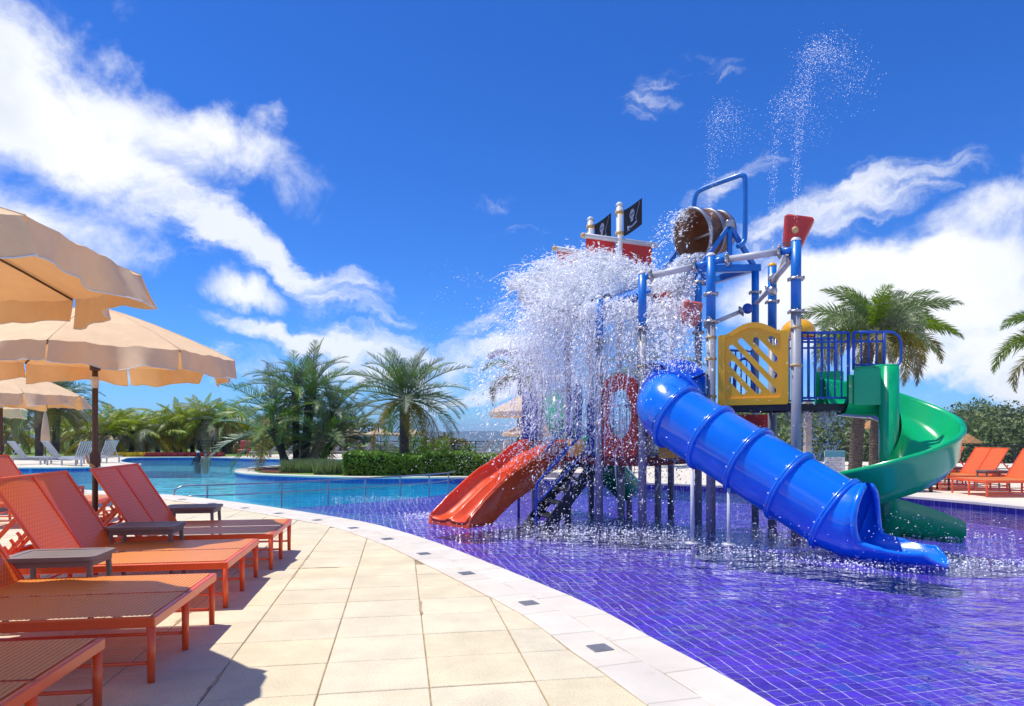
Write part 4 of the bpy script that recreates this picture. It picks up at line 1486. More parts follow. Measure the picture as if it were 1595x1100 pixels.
# staves: thin battens on the outside
for k in range(14):
    a = 2 * math.pi * k / 14
    d = mZ @ Vector((math.cos(a), math.sin(a), 0))
    MB().bar(bc + bax * -.31 + d * .337, bc + bax * .36 + d * .452, .012, .008, 0, d).build('stave_joint', 'bucket_in', bko)
MB().tube(catmull([(3.78, 11.3, 4.48), (3.88, 11.32, 4.55), (3.92, 11.34, 4.72), (3.93, 11.36, 5.55), (3.90, 11.38, 5.70), (3.78, 11.46, 5.70), (3.34, 11.78, 5.62), (3.24, 11.86, 5.54), (3.21, 11.88, 5.40), (3.20, 11.9, 5.30)], 5), .042, 12).build('bucket_filler_pipe', 'blue_paint', play)

# ------------------------------------------------------------ masts, sails, flags
def torn(wd, hh, seed):
    rr = random.Random(seed)
    pts = [(0, 0), (wd, 0)]
    x = wd
    low = True
    pts.append((wd, -hh * .35))
    while x > .10:
        x -= rr.uniform(.035, .075)
        d = hh * (rr.uniform(.62, 1.0) if low else rr.uniform(.22, .42))
        pts.append((max(x, .02), -d))
        low = not low
    pts.append((0, -hh * .4))
    return pts


def mast(x, y, ztop, zbar, bl, br, seed, flagw, flagz):
    m_ = MB().tube([(x, y, 2.6), (x, y, ztop)], .062, 14).build('mast', 'pipe_grey', play)
    MB().sphere((x, y, ztop), (.07, .07, .07), 14, 6, -.2).build('mast_cap', 'white_cap', m_)
    for z in flagz:
        MB().lathe([(.062, -.035), (.08, -.035), (.085, 0), (.08, .035), (.062, .035)], (x, y, z), 14).build('flag_clamp', 'brass', m_)
        MB().box((x + .09, y - .01, z), (.09, .04, .05), None, .01).build('clamp_lug', 'brass', m_)
    a, b = Vector(bl), Vector(br)
    d = (b - a).normalized()
    yd = MB().tube([a, b], .050, 14).build('yard', 'pipe_grey', m_)
    MB().sphere(a, .054, 12, 8).build('yard_cap', 'brass', m_)
    MB().sphere(b, .054, 12, 8).build('yard_cap', 'white_cap', m_)
    dm = (Vector((x, y, a.z)) - a).length
    L = (b - a).length
    for o, wd, sd2 in ((.06, dm - .16, seed), (dm + .07, L - dm - .16, seed + 1)):
        MB().plate(torn(wd, .62, sd2), [], .02, fr(a + d * o + Vector((0, 0, -.045)), d, (0, 0, 1))).build('torn_sail', 'red_sail', m_)
    # rigid black flag, curved, with printed emblem
    z0, z1 = flagz[1] - .06, flagz[0] + .04
    fx = Vector((.92, -.40, 0)).normalized()

    def fpt(u, v):
        bend = .10 * u * u
        return Vector((x, y, 0)) + fx * (.09 + flagw * u) + Vector((.35, .9, 0)).normalized() * bend + Vector((0, 0, z0 + (z1 - z0) * v + .22 * u ** 1.4))
    fg = MB()
    fn = Vector((fx.y, -fx.x, 0))
    for sgn in (1, -1):
        fg.grid([[fpt(u / 10, v / 8) + fn * (.008 * sgn) for v in range(9)] for u in range(11)])
    flag = fg.build('flag', 'flag_black', m_)
    # skull with eye sockets, jaw, ribbon and sabres
    def mk(poly_pts, nm='flag_emblem', sgn=1):
        tri = tessellate_polygon([[Vector((p[0], p[1], 0)) for p in lp] for lp in poly_pts])
        fl = [p for lp in poly_pts for p in lp]
        MB().add([fpt(u, v) + fn * (.0125 * sgn) for u, v in fl], [tuple(t) for t in tri]).build(nm, 'flag_print', flag)
    for sgn in (1, -1):
        c_u, c_v = .47, .66
        sk_ = [(c_u + .135 * math.cos(t), c_v + (.20 if math.sin(t) > 0 else .17) * math.sin(t)) for t in np.linspace(0, 2 * math.pi, 20, endpoint=False)]
        e1 = [(c_u - .055 + .038 * math.cos(t), c_v + .0 + .05 * math.sin(t)) for t in np.linspace(0, 2 * math.pi, 10, endpoint=False)]
        e2 = [(c_u + .060 + .038 * math.cos(t), c_v + .0 + .05 * math.sin(t)) for t in np.linspace(0, 2 * math.pi, 10, endpoint=False)]
        ns_ = [(c_u - .018, c_v - .10), (c_u + .018, c_v - .10), (c_u, c_v - .055)]
        mk([sk_, e1, e2, ns_], sgn=sgn)
        mk([[(c_u - .075, c_v - .175), (c_u + .075, c_v - .175), (c_u + .06, c_v - .265), (c_u - .06, c_v - .265)]], sgn=sgn)
        rib_t = [(c_u - .27 + .54 * k / 8, .315 - .06 * math.sin(math.pi * k / 8)) for k in range(9)]
        rib_b = [(p[0], p[1] - .075) for p in rib_t[::-1]]
        mk([rib_t + rib_b], sgn=sgn)
        mk([[(.66, .42), (.68, .41), (.90, .95), (.885, .95)]], sgn=sgn)
        mk([[(.66, .40), (.72, .34), (.73, .36), (.67, .42)]], sgn=sgn)
        mk([[(.20, .12), (.22, .10), (.34, .22), (.32, .24)]], sgn=sgn)
        mk([[(.32, .10), (.34, .12), (.22, .24), (.20, .22)]], sgn=sgn)


mast(2.07, 13.0, 5.74, 5.09, (1.34, 12.68, 5.07), (2.84, 13.34, 5.07), 5, .33, (5.60, 5.20))
mast(1.57, 13.5, 5.62, 4.95, (.83, 13.1, 4.94), (2.3, 13.9, 4.94), 15, .31, (5.48, 5.10))

# ================================================================== double sun loungers
LW = 1.17            # width of a double lounger
LH = 0.365


def sling(x0, x1, y0, y1, nx, ny, sag, ripple, fn):
    mb = MB()
    rows = []
    uv = []
    for i in range(nx + 1):
        x = x0 + (x1 - x0) * i / nx
        row = []
        for j in range(ny + 1):
            y = y0 + (y1 - y0) * j / ny
            t = (y - y0) / (y1 - y0)
            z = -sag * 4 * t * (1 - t) + ripple * math.sin(2 * math.pi * (x - x0) / 0.026)
            row.append(fn(x, y, z))
            uv.append((x, y))
        rows.append(row)
    mb.grid(rows)
    mb.uv = uv
    return mb


def make_lounger(back_angle=58.0):
    root = local_empty('double_sun_lounger')
    f = MB()
    zc = LH - .035
    for y in (.02, LW / 2, LW - .02):
        f.bar((-1.95, y, zc), (0, y, zc), .036 if y != LW / 2 else .05, .055, .006)
    f.bar((-.02, .0, zc - .001), (-.02, LW, zc - .001), .042, .057, .006)
    f.bar((-1.95, .0, zc - .001), (-1.95, LW, zc - .001), .042, .055, .006)
    f.bar((-1.22, .03, zc - .012), (-1.22, LW - .03, zc - .012), .03, .03)
    f.build('frame', 'frame_orange', root)
    for x in (-.026, -1.62):
        for y in (.024, LW / 2, LW - .024):
            MB().tube([(x, y, 0), (x, y, zc - .01)], [.019, .0235], 12).build('leg', 'frame_orange', root)
    for y in (.024, LW / 2, LW - .024):
        MB().tube([(-1.62, y, .105), (-.03, y, .105)], .0105, 8).build('stretcher', 'frame_orange', root)
    MB().tube([(-1.62, .024, .12), (-1.62, LW - .024, .12)], .011, 8).build('stretcher', 'frame_orange', root)
    ca, sa_ = math.cos(R(back_angle)), math.sin(R(back_angle))
    for y0, y1 in ((.030, LW / 2 - .014), (LW / 2 + .014, LW - .030)):
        sling(-1.235, -.030, y0, y1, 188, 6, .003, .0014, lambda x, y, z: (x, y, LH - .003 + z)).build('seat_sling', 'sling_seat', root)
        bl = .76
        bp = sling(0, bl, y0, y1, 10, 6, .008, 0, lambda x, y, z: (-1.25 - x * ca - z * sa_, y, LH - .005 + x * sa_ - z * ca))
        b = bp.build('backrest_sling', 'sling_back', root)
        bf = MB()
        for y in (y0 - .006, y1 + .006):
            bf.bar((-1.25, y, LH - .01), (-1.25 - bl * ca, y, LH - .01 + bl * sa_), .026, .032, .004, up=(0, 1, 0))
        bf.bar((-1.25 - bl * ca, y0 - .018, LH - .01 + bl * sa_), (-1.25 - bl * ca, y1 + .018, LH - .01 + bl * sa_), .030, .030, .004)
        bf.build('backrest_frame', 'frame_orange', root)
        # notched support strut
        ym = [y0 + .05, y1 - .05]
        top = (-1.25 - .46 * ca, 0, LH + .44 * sa_)
        for y in ym:
            s_ = MB()
            s_.bar((top[0], y, top[2]), (-1.84, y, LH - .03), .012, .03)
            for k in range(4):
                t = .45 + .14 * k
                cx_, cz_ = top[0] + (-1.84 - top[0]) * t, top[2] + (LH - .03 - top[2]) * t
                s_.bar((cx_, y, cz_), (cx_ - .035, y, cz_ + .05), .012, .022)
            s_.build('support_strut', 'frame_orange', root)
    return root


lg_group = 'orange double sun loungers'
lproto = make_lounger()
spots = [
    (-1.815, 2.12, 8.0, 'orange double sun lounger nearest the camera, cut off at lower left'),
    (-1.925, 3.63, 8.5, 'orange double sun lounger second nearest, its near half in umbrella shade'),
    (-2.19, 5.20, 9.5, 'orange double sun lounger under the umbrella, two small tables beside its ends'),
    (-2.36, 6.66, 9.5, 'orange double sun lounger farthest along the near row, closest to the pool rail'),
    (-6.10, 9.7, 9.0, 'orange double sun lounger behind the umbrella pole, mostly hidden by others'),
    (-7.9, 11.6, 9.0, 'orange double sun lounger at left edge near the white loungers'),
]
for i, (x, y, a, lab) in enumerate(spots):
    o = lproto if i == 0 else copy_tree(lproto)
    o.location = (x, y, 0.0015)
    o.rotation_euler = (0, 0, R(a))
    tag(o, lab, 'sun lounger', lg_group)
for x, y, lab in ((10.15, 18.75, 'orange double sun lounger on far right deck, partly behind the green slide'),
                  (10.1, 17.10, 'orange double sun lounger on far right deck, middle one with both backs visible'),
                  (10.05, 15.45, 'orange double sun lounger on far right deck, cut off by right edge')):
    o = copy_tree(lproto)
    o.location = (x, y, -.011)
    o.rotation_euler = (0, 0, R(180))
    tag(o, lab, 'sun lounger', lg_group)


# ================================================================== small side tables
def make_table(lx=.60, ly=.40, h=.50):
    root = local_empty('side_table')
    n = 7
    outl = rounded([(-lx / 2, -ly / 2), (lx / 2, -ly / 2), (lx / 2, ly / 2), (-lx / 2, ly / 2)], .07, 5)
    inn_ = [(x * (1 - .05 / abs(lx / 2) * 1), y * (1 - .05 / abs(ly / 2))) for x, y in outl]
    MB().plate(outl, [inn_], .028, Matrix.Translation((0, 0, h - .014))).build('table_rim', 'table_taupe', root)
    for k in range(n):
        y = -ly / 2 + .05 + (ly - .10) * (k + .5) / n
        MB().box((0, y, h - .012), (lx - .085, (ly - .1) / n - .009, .018), None, .003).build('slat', 'table_taupe', root)
    ap = MB()
    for s in (-1, 1):
        ap.box((0, s * (ly / 2 - .035), h - .05), (lx - .08, .016, .045))
        ap.box((s * (lx / 2 - .035), 0, h - .05), (.016, ly - .08, .045))
    ap.build('apron', 'table_taupe', root)
    for sx in (-1, 1):
        for sy in (-1, 1):
            MB().bar((sx * (lx / 2 - .05), sy * (ly / 2 - .05), h - .03), (sx * (lx / 2 - .03), sy * (ly / 2 - .03), 0), .032, .032, .005).build('leg', 'table_taupe', root)
    return root


tproto = make_table()
for i, (x, y, a, lab) in enumerate((
        (-3.20, 4.78, 9, 'taupe slatted side table between the two nearest whole loungers'),
        (-3.40, 6.28, 9, 'dark slatted side table beside the lounger under the umbrella'),
        (-3.74, 7.90, 9, 'taupe slatted side table farthest along the near row, towards the pool rail'),
        (11.3, 17.35, 0, 'dark side table on right deck beside the middle orange lounger'),
        (11.2, 15.70, 0, 'dark side table on right deck near the right edge'))):
    o = tproto if i == 0 else copy_tree(tproto)
    o.location = (x, y, .0015 if i < 3 else -.011)
    o.rotation_euler = (0, 0, R(a))
    tag(o, lab, 'side table', 'slatted side tables')

# taller rattan table and chair on the right deck
rt = tag(empty('rattan_table', (9.35, 15.9, -.012)), 'brown rattan table with pale top beside the green slide', 'table')
MB().box((9.35, 15.9, .46), (.8, .7, .03), None, .008).build('table_top', 'grey_slat', rt)
for sx in (-1, 1):
    for sy in (-1, 1):
        MB().bar((9.35 + sx * .34, 15.9 + sy * .3, -.012), (9.35 + sx * .34, 15.9 + sy * .3, .445), .06, .06).build('leg', 'rattan', rt)
rc_ = tag(empty('rattan_chair', (10.2, 16.3, -.012)), 'brown rattan chair beside the rattan table on right deck', 'chair')
MB().box((10.2, 16.3, .40), (.5, .5, .06), None, .02).build('seat', 'rattan', rc_)
MB().plate(rounded([(-.26, 0), (.26, 0), (.24, .5), (-.24, .5)], .08, 3), [], .04, fr((10.36, 16.5, .42), (.8, -.6, 0), (.1, .12, 1))).build('backrest', 'rattan', rc_)
for sx in (-1, 1):
    for sy in (-1, 1):
        MB().bar((10.2 + sx * .22, 16.3 + sy * .22, -.012), (10.2 + sx * .22, 16.3 + sy * .22, .375), .035, .035).build('leg', 'rattan', rc_)
    MB().tube([(10.2 + sx * .26, 16.1, .4), (10.2 + sx * .27, 16.08, .62), (10.2 + sx * .27, 16.5, .64)], .02, 8).build('armrest', 'rattan', rc_)


# ================================================================== umbrellas
def make_umbrella(c, Rr, zr, zt, label, phase=0.0, seed=1, cloth='umb_cloth', valh=.20, res=8, group='beige umbrellas on the near deck', base_z=0.0, parts=True):
    rr = random.Random(seed)
    root = tag(empty('beach_umbrella', (c[0], c[1], base_z)), label, 'umbrella', group)
    NP = 8
    cx_, cy_ = c

    def surf(a, t):
        k = (a - phase) / (2 * math.pi / NP)
        fcell = k - math.floor(k)
        sag = 4 * fcell * (1 - fcell)
        rad = Rr * t * (1 - .055 * sag * t)
        z = zt - (zt - zr) * (t ** 1.3 * .92 + .08 * t) - .045 * sag * t * (1.2 - t) * 1.4
        z += t ** 2 * (.010 * math.sin(a * 29 + seed) * math.sin(a * 11 + 2 * seed) + .012 * noise.noise(Vector((a * 5, t * 4, seed * 3.1))))
        return Vector((cx_ + rad * math.cos(a), cy_ + rad * math.sin(a), z))
    na = NP * res * (2 if parts else 1)
    rows = [[surf(phase + 2 * math.pi * i / na, max(t, .015)) for i in range(na)] for t in (0, .1, .25, .4, .55, .7, .82, .92, 1.0)]
    cn = MB().grid(rows, True, True).build('canopy', cloth, root)
    if not parts:
        vr = [surf(phase + 2 * math.pi * i / na, 1.0) for i in range(na)]
        MB().grid([vr, [p - Vector((0, 0, valh)) for p in vr]], True, True).build('valance', cloth, root)
    else:
        for pnl in range(NP):
            rws = [[], [], [], []]
            ph1, ph2, am = rr.uniform(0, 6), rr.uniform(0, 6), rr.uniform(.6, 1.2)
            nk = 17
            for i in range(nk):
                u = i / (nk - 1)
                a = phase + 2 * math.pi * (pnl + u * .985 + .0075) / NP
                p = surf(a, 1.0)
                d = Vector((math.cos(a), math.sin(a), 0))
                hh = valh * (1 - .12 * math.sin(math.pi * u) + .14 * math.sin(5 * u + ph2) + .06 * math.sin(13 * u + ph1))
                for q, (t) in enumerate((0, .35, .7, 1)):
                    fl = am * (.055 * math.sin(u * 10 + ph1) * t + .06 * t * math.sin(u * 3.3 + ph2) + .03 * t * t * math.sin(u * 21 + ph1)) + .02 * t
                    rws[q].append(p + d * fl - Vector((0, 0, hh * t)) + Vector((0, 0, .0)))
            v_ = MB().grid(rws).build('valance_flap', cloth, root)
            MB().tube([q + Vector((0, 0, -.002)) for q in rws[3]], .0045, 5).build('hem', 'white_cap', v_)
        for k in range(NP):
            a = phase + 2 * math.pi * k / NP
            MB().tube([surf(a, t) + Vector((0, 0, .001)) for t in (.03, .2, .4, .6, .8, 1.0)], .0035, 5).build('seam', cloth, root)
            MB().tube([surf(a, t) - Vector((0, 0, .018)) for t in (.02, .25, .5, .75, .985)], .008, 6).build('rib', 'umb_pole', root)
            p = surf(a, .5) - Vector((0, 0, .02))
            MB().tube([(cx_, cy_, zt - .62), p], .007, 6).build('strut', 'umb_pole', root)
        MB().lathe([(.03, -.06), (.05, -.05), (.05, .02), (.03, .04)], (cx_, cy_, zt - .62), 10).build('runner', 'umb_pole', root)
    MB().tube([(cx_, cy_, base_z), (cx_, cy_, zt + .03)], .028, 12).build('pole', 'umb_pole', root)
    MB().lathe([(.05, 0), (.042, .03), (.022, .05), (.03, .075), (.0, .10)], (cx_, cy_, zt - .005), 10).build('finial', 'umb_pole', root)
    if parts:
        MB().lathe([(.03, 0), (.036, .0), (.036, .12), (.03, .12)], (cx_, cy_, 1.82), 12).build('pole_sleeve', 'white_cap', root)
        MB().lathe([(.05, 0), (.05, .14), (.03, .16)], (cx_, cy_, 1.0), 10).build('crank_housing', 'umb_pole', root)
        MB().tube([(cx_ - .06, cy_ - .05, 1.12), (cx_ - .04, cy_ - .06, 1.05), (cx_ + .03, cy_ - .06, 1.0)], .012, 6).build('crank_handle', 'brass', root)
        MB().lathe([(0, .07), (.10, .07), (.24, .05), (.26, .02), (.26, 0)], (cx_, cy_, base_z), 20).build('base', 'table_taupe', root)
    return root


make_umbrella((-3.52, 3.36), 1.47, 2.29, 2.70, 'beige umbrella nearest the camera, cut off by the left edge', R(28), 3, valh=.18)
make_umbrella((-4.36, 7.05), 1.36, 2.15, 2.68, 'beige umbrella standing whole behind the near loungers, pole in view', R(17), 5)
make_umbrella((-9.55, 12.6), 1.40, 2.05, 2.62, 'beige umbrella farther left behind, only its right half in view', R(5), 8)
make_umbrella((-13.6, 16.6), 1.40, 1.95, 2.50, 'beige umbrella at the left edge, only a corner in view below another', R(5), 9)
for i, (px, Y, lab) in enumerate(((545, 50, 'pale umbrella behind the palm clump, leftmost of the far three'), (593, 50, 'pale umbrella in the middle of the far three beyond the hedge'),
                                  (640, 51, 'pale umbrella behind the date palm trunk, rightmost of the far three'))):
    make_umbrella(((px - 797.5) / FPX * Y, Y), 1.25, 1.28, 1.68, lab, .2 * i, i, 'umb_pale', .12, 4, 'far umbrellas beyond the fence', -1.0, False)
make_umbrella((0.75, 19.6 + 2.6), 1.55, 2.05, 2.75, 'beige umbrella half hidden by splash behind the orange slide', .3, 21, 'umb_pale', .16, 6, 'far umbrellas beyond the fence', -.012, False)
make_umbrella((.95, 27.5), 1.4, 1.35, 1.9, 'small beige umbrella far behind the stairs of the play structure', .5, 22, 'umb_pale', .12, 4, 'far umbrellas beyond the fence', -.012, False)

# folded umbrella at far left
fu = tag(empty('folded_umbrella', (-22.5, 32.5, -.012)), 'closed beige umbrella standing among the white loungers at far left', 'umbrella')
MB().lathe([(.06, .9), (.20, 1.0), (.17, 1.5), (.10, 2.1), (.03, 2.45)], (-22.5, 32.5, -.012), 9).build('canopy', 'umb_pale', fu)
MB().tube([(-22.5, 32.5, -.012), (-22.5, 32.5, 2.5)], .03, 8).build('pole', 'umb_pole', fu)


# ================================================================== grey and white loungers far off
def make_far_lounger(m, ang=48):
    root = local_empty('pool_lounger')
    f = MB()
    for y in (-.3, .3):
        f.bar((-.95, y, .30), (.95, y, .30), .05, .06)
    f.bar((.95, -.3, .30), (.95, .3, .30), .05, .06)
    f.build('frame', m, root)
    for x in (-.75, .75):
        for y in (-.28, .28):
            MB().bar((x, y, 0), (x, y, .28), .06, .05).build('leg', m, root)
    s = MB()
    for k in range(9):
        s.box((-.12 + k * .125, 0, .325), (.10, .56, .02))
    s.build('seat_slats', m, root)
    b = MB()
    ca, sa_ = math.cos(R(ang)), math.sin(R(ang))
    for k in range(7):
        y = -.26 + k * .52 / 6
        b.bar((-.22, y, .33), (-.22 - .82 * ca, y, .33 + .82 * sa_), .060, .02, up=(0, 1, 0))
    b.bar((-.22 - .82 * ca, -.3, .33 + .82 * sa_), (-.22 - .82 * ca, .3, .33 + .82 * sa_), .05, .05)
    b.build('backrest', m, root)
    MB().bar((-.22 - .5 * ca, -.2, .33 + .5 * sa_), (-.80, -.2, .30), .03, .03).build('back_strut', m, root)
    return root


gproto = make_far_lounger('grey_slat')
wproto = make_far_lounger('white_slat', 55)
xs = [-14.0, -13.1, -12.2, -11.3, -10.4, -9.5, -8.6, -7.7, -6.4, -5.5, -4.6, -1.9, -.9]
for i, x in enumerate(xs):
    o = gproto if i == 0 else copy_tree(gproto)
    o.location = (x, 38.6 + .15 * math.sin(i * 2.1), -.012)
    o.rotation_euler = (0, 0, R(180 + 28 + 6 * math.sin(i * 3.3)))
    tag(o, 'grey slatted lounger along the far fence, %s from the left' % ORD[i], 'sun lounger', 'grey loungers along the far fence')
wl = [(-23.6, 29.8, 60), (-21.2, 29.6, 60), (-19.8, 29.7, 60), (-18.9, 31.2, 150), (-18.2, 28.3, 150), (-25.5, 30.6, 60)]
for i, (x, y, a) in enumerate(wl):
    o = wproto if i == 0 else copy_tree(wproto)
    o.location = (x, y, -.012)
    o.rotation_euler = (0, 0, R(a))
    o['label'] = ''
    tag(o, None, 'sun lounger', 'white loungers on the left terrace')
for k, (i, (x, y, a)) in enumerate(sorted(enumerate(wl), key=lambda q: q[1][0] / q[1][1])):
    nm = 'pool_lounger'
    obs = [o for o in bpy.data.objects if o.get('group') == 'white loungers on the left terrace']
    for o in obs:
        if abs(o.location.x - x) < 1e-4 and abs(o.location.y - y) < 1e-4:
            o['label'] = 'white slatted lounger on the left terrace, %s from the left' % ORD[k]
tc = tag(empty('towel_chair', (-25.3, 32.6, -.012)), 'cream padded chair on the left terrace among white loungers', 'chair')
MB().box((-25.3, 32.6, .4), (.6, .55, .1), None, .03).build('seat', 'umb_pale', tc)
MB().box((-25.3, 32.9, .75), (.6, .1, .7), None, .03).build('backrest', 'umb_pale', tc)
for sx in (-1, 1):
    for sy in (-1, 1):
        MB().bar((-25.3 + sx * .26, 32.6 + sy * .24, -.012), (-25.3 + sx * .26, 32.6 + sy * .24, .36), .04, .04).build('leg', 'rattan', tc)
rd = tag(empty('red_chair', (-15.3, 38.5, -.012)), 'red chair by the far fence at the pool end', 'chair')
MB().box((-15.3, 38.5, .4), (.6, .5, .06), None, .02).build('seat', 'red_seat', rd)
MB().box((-15.3, 38.75, .65), (.6, .05, .55), None, .02).build('backrest', 'red_seat', rd)
for sx in (-1, 1):
    for sy in (-1, 1):
        MB().bar((-15.3 + sx * .27, 38.5 + sy * .2, -.012), (-15.3 + sx * .27, 38.5 + sy * .2, .37), .04, .04).build('leg', 'red_seat', rd)

# ================================================================== pool rail in the water
pr = tag(empty('pool_guard_rail', (-7.35, 14.6, VF)), 'low grey handrail dividing the turquoise pool from the violet pool', 'handrail')
rp = catmull([(x, y, .20) for x, y in ((-7.2, 14.75), (-5.6, 15.6), (-4.5, 16.5), (-3.6, 17.4), (-2.7, 18.3), (-2.0, 19.3), (-1.7, 20.3))], 6)
MB().tube([(-7.3, 14.55, 0), (-7.3, 14.6, .13)] + rp, .021, 10).build('top_rail', 'rail_steel', pr)
MB().tube([p - Vector((0, 0, .23)) for p in rp], .015, 8).build('lower_rail', 'rail_steel', pr)
for k in range(2, len(rp), 5):
    MB().tube([(rp[k].x, rp[k].y, TF if False else -.6), tuple(rp[k])], .019, 10).build('rail_post', 'rail_steel', pr)


# ================================================================== fences
def fence(pts, z0, h, label, step=1.6, wires=4, name='metal_fence', glass=None):
    root = tag(empty(name, (*pts[0], z0)), label, 'fence')
    top = MB()
    for a, b in zip(pts[:-1], pts[1:]):
        top.bar((*a, z0 + h), (*b, z0 + h), .06, .05)
    top.build('top_rail', 'fence_metal', root)
    w_ = MB()
    for a, b in zip(pts[:-1], pts[1:]):
        a, b = Vector(a), Vector(b)
        n = max(1, int((b - a).length / step))
        for k in range(n):
            p = a.lerp(b, k / n)
            MB().bar((p.x, p.y, z0), (p.x, p.y, z0 + h), .06, .06).build('fence_post', 'fence_metal', root)
        for q in range(wires):
            z = z0 + h * (q + .5) / (wires + .3)
            MB().bar((a.x, a.y, z), (b.x, b.y, z), .02, .025).build('fence_wire', 'fence_metal', root)
    return root


fence([(-20.0, 43.0), (-14.8, 41.2), (-6, 41.0), (3.5, 41.0)], 0.0, .86, 'dark metal fence with thin rails behind the grey loungers')
fence([(3.5, 30.5), (12.5, 26.0), (20, 22.2), (31, 18.5)], 0.0, .92, 'dark metal fence behind the orange loungers on the right deck', 2.4)

# sign board
sg = tag(empty('notice_board', (9.55, 20.5, -.012)), 'white notice board with teal heading behind the green slide', 'sign')
c = at(1299, 718, 20.5)
for s in (-1, 1):
    MB().tube([(c.x + s * .27, 20.5, -.012), (c.x + s * .27, 20.5, .82)], .02, 8).build('leg', 'post_grey', sg)
MB().box((c.x, 20.46, .47), (.62, .03, .70), None, .006).build('board', 'sign_white', sg)
MB().box((c.x, 20.440, .72), (.62, .012, .19)).build('heading', 'sign_teal', sg)
for k in range(8):
    MB().box((c.x - .02 * (k % 3), 20.441, .57 - k * .05), (.46 - .05 * (k % 3), .006, .015)).build('text_line', 'sign_ink', sg)
# pergola column
pc = tag(empty('cream_column', (9.6, 22, -.012)), 'slim cream column standing behind the yellow panel and blue tube', 'column')
c = at(1258, 700, 22)
MB().box((c.x, 22, 1.2), (.2, .2, 2.42), None, .01).build('shaft', 'column_cream', pc)
MB().box((c.x, 22, .75), (.22, .22, .36), None, .01).build('notice', 'house_wall', pc)
MB().box((c.x, 22, .06), (.3, .3, .14), None, .02).build('plinth', 'column_cream', pc)
# thatched sunshades
for nm, px, Y, zt, lab in (('thatched_sunshade', 1372, 33, 2.2, 'thatched orange sunshade seen under the green slide panel'), ('thatched_sunshade', 1496, 36, 1.45, 'thatched orange sunshade peeking out right of the green slide')):
    x = (px - 797.5) / FPX * Y
    ts_ = tag(empty(nm, (x, Y, -.5)), lab, 'sunshade', 'thatched sunshades')
    MB().lathe([(1.0, zt - .62), (.95, zt - .55), (.5, zt - .22), (.06, zt)], (x, Y, 0), 14).build('roof', 'thatch', ts_)
    MB().tube([(x, Y, -.5), (x, Y, zt - .1)], .06, 8).build('pole', 'trunk', ts_)


# ================================================================== palms
def frond_mesh(name, L, arch, nl, ll, lw, vee, droop, mat_, seed, plume=False, s0=.12, start=0.0):
    rr = random.Random(seed)
    mb = MB()
    N_ = 14
    pts, tan = [], []
    p = Vector((0, 0, 0))
    side_b = rr.uniform(-.12, .12)
    for i in range(N_ + 1):
        s = i / N_
        a = start - arch * s ** 1.4
        d = Vector((math.cos(a), side_b * s, math.sin(a))).normalized()
        pts.append(p.copy())
        tan.append(d)
        p = p + d * (L / N_)
    mb.tube(pts, [.022 * (1 - .85 * i / N_) * (L / 2.2) + .003 for i in range(N_ + 1)], 4, False)

    def samp(s):
        f = s * N_
        i = min(int(f), N_ - 1)
        t = f - i
        return pts[i].lerp(pts[i + 1], t), tan[i].lerp(tan[i + 1], t).normalized()
    for k in range(nl):
        s = s0 + (1 - s0) * (k + .5) / nl
        c, d = samp(s)
        sv = Vector((-d.y, d.x, 0)).normalized()
        up = sv.cross(d) * (1 if sv.cross(d).z > 0 else -1)
        prof_ = (math.sin(math.pi * min(1, (s - s0 + .06) / (1.06 - s0)) ** .75)) ** .6
        for sg_ in (-1, 1):
            al = R(68 - 44 * s + rr.uniform(-8, 8))
            ve = vee + rr.uniform(-.25, .25)
            if plume:
                ve = rr.uniform(-1.2, 1.5)
            dirv = d * math.cos(al) + (sv * sg_ * math.cos(ve) + up * math.sin(ve)) * math.sin(al)
            l_ = ll * max(.25, prof_) * rr.uniform(.82, 1.1)
            m1 = c + dirv * l_ * .5 - Vector((0, 0, droop * l_ * .12))
            tip = c + dirv * l_ * (1 - droop * .15) - Vector((0, 0, droop * l_ * .5))
            wv = d * (lw * .5)
            b = len(mb.v)
            mb.add([c - wv * .5, c + wv * .5, m1 + wv, m1 - wv, tip], [(0, 1, 2, 3), (3, 2, 4)])
    me = mb.mesh(name)
    me.materials.append(MATS[mat_])
    return me


def frond_set(tag_, n, old=False, **kw):
    return [frond_mesh('frond', seed=kw['seed0'] + i, **{k: v for k, v in kw.items() if k != 'seed0'}) for i in range(n)]


F_DATE = [frond_mesh('frond', 2.1, a, 50, .50, .030, .45, .15, 'date_leaf', 40 + i) for i, a in enumerate((.55, .8, 1.05, 1.3))]
F_DATEO = [frond_mesh('frond', 2.0, a, 46, .48, .036, .2, .35, 'date_old', 60 + i) for i, a in enumerate((1.1, 1.4))]
F_COCO = [frond_mesh('frond', 2.5, a, 44, .66, .060, -.05, .8, 'coco_leaf', 80 + i) for i, a in enumerate((.8, 1.2, 1.6, 1.9))]
F_COCOO = [frond_mesh('frond', 2.4, a, 40, .62, .060, -.2, 1.0, 'coco_old', 90 + i) for i, a in enumerate((1.5, 1.9))]
F_FOX = [frond_mesh('frond', 2.3, a, 120, .46, .042, .1, .35, 'fox_leaf', 100 + i, True, .1) for i, a in enumerate((1.3, 1.7, 2.1))]
F_FOXO = [frond_mesh('frond', 2.2, a, 110, .46, .042, .1, .45, 'fox_old', 110 + i, True, .1) for i, a in enumerate((1.9, 2.3))]


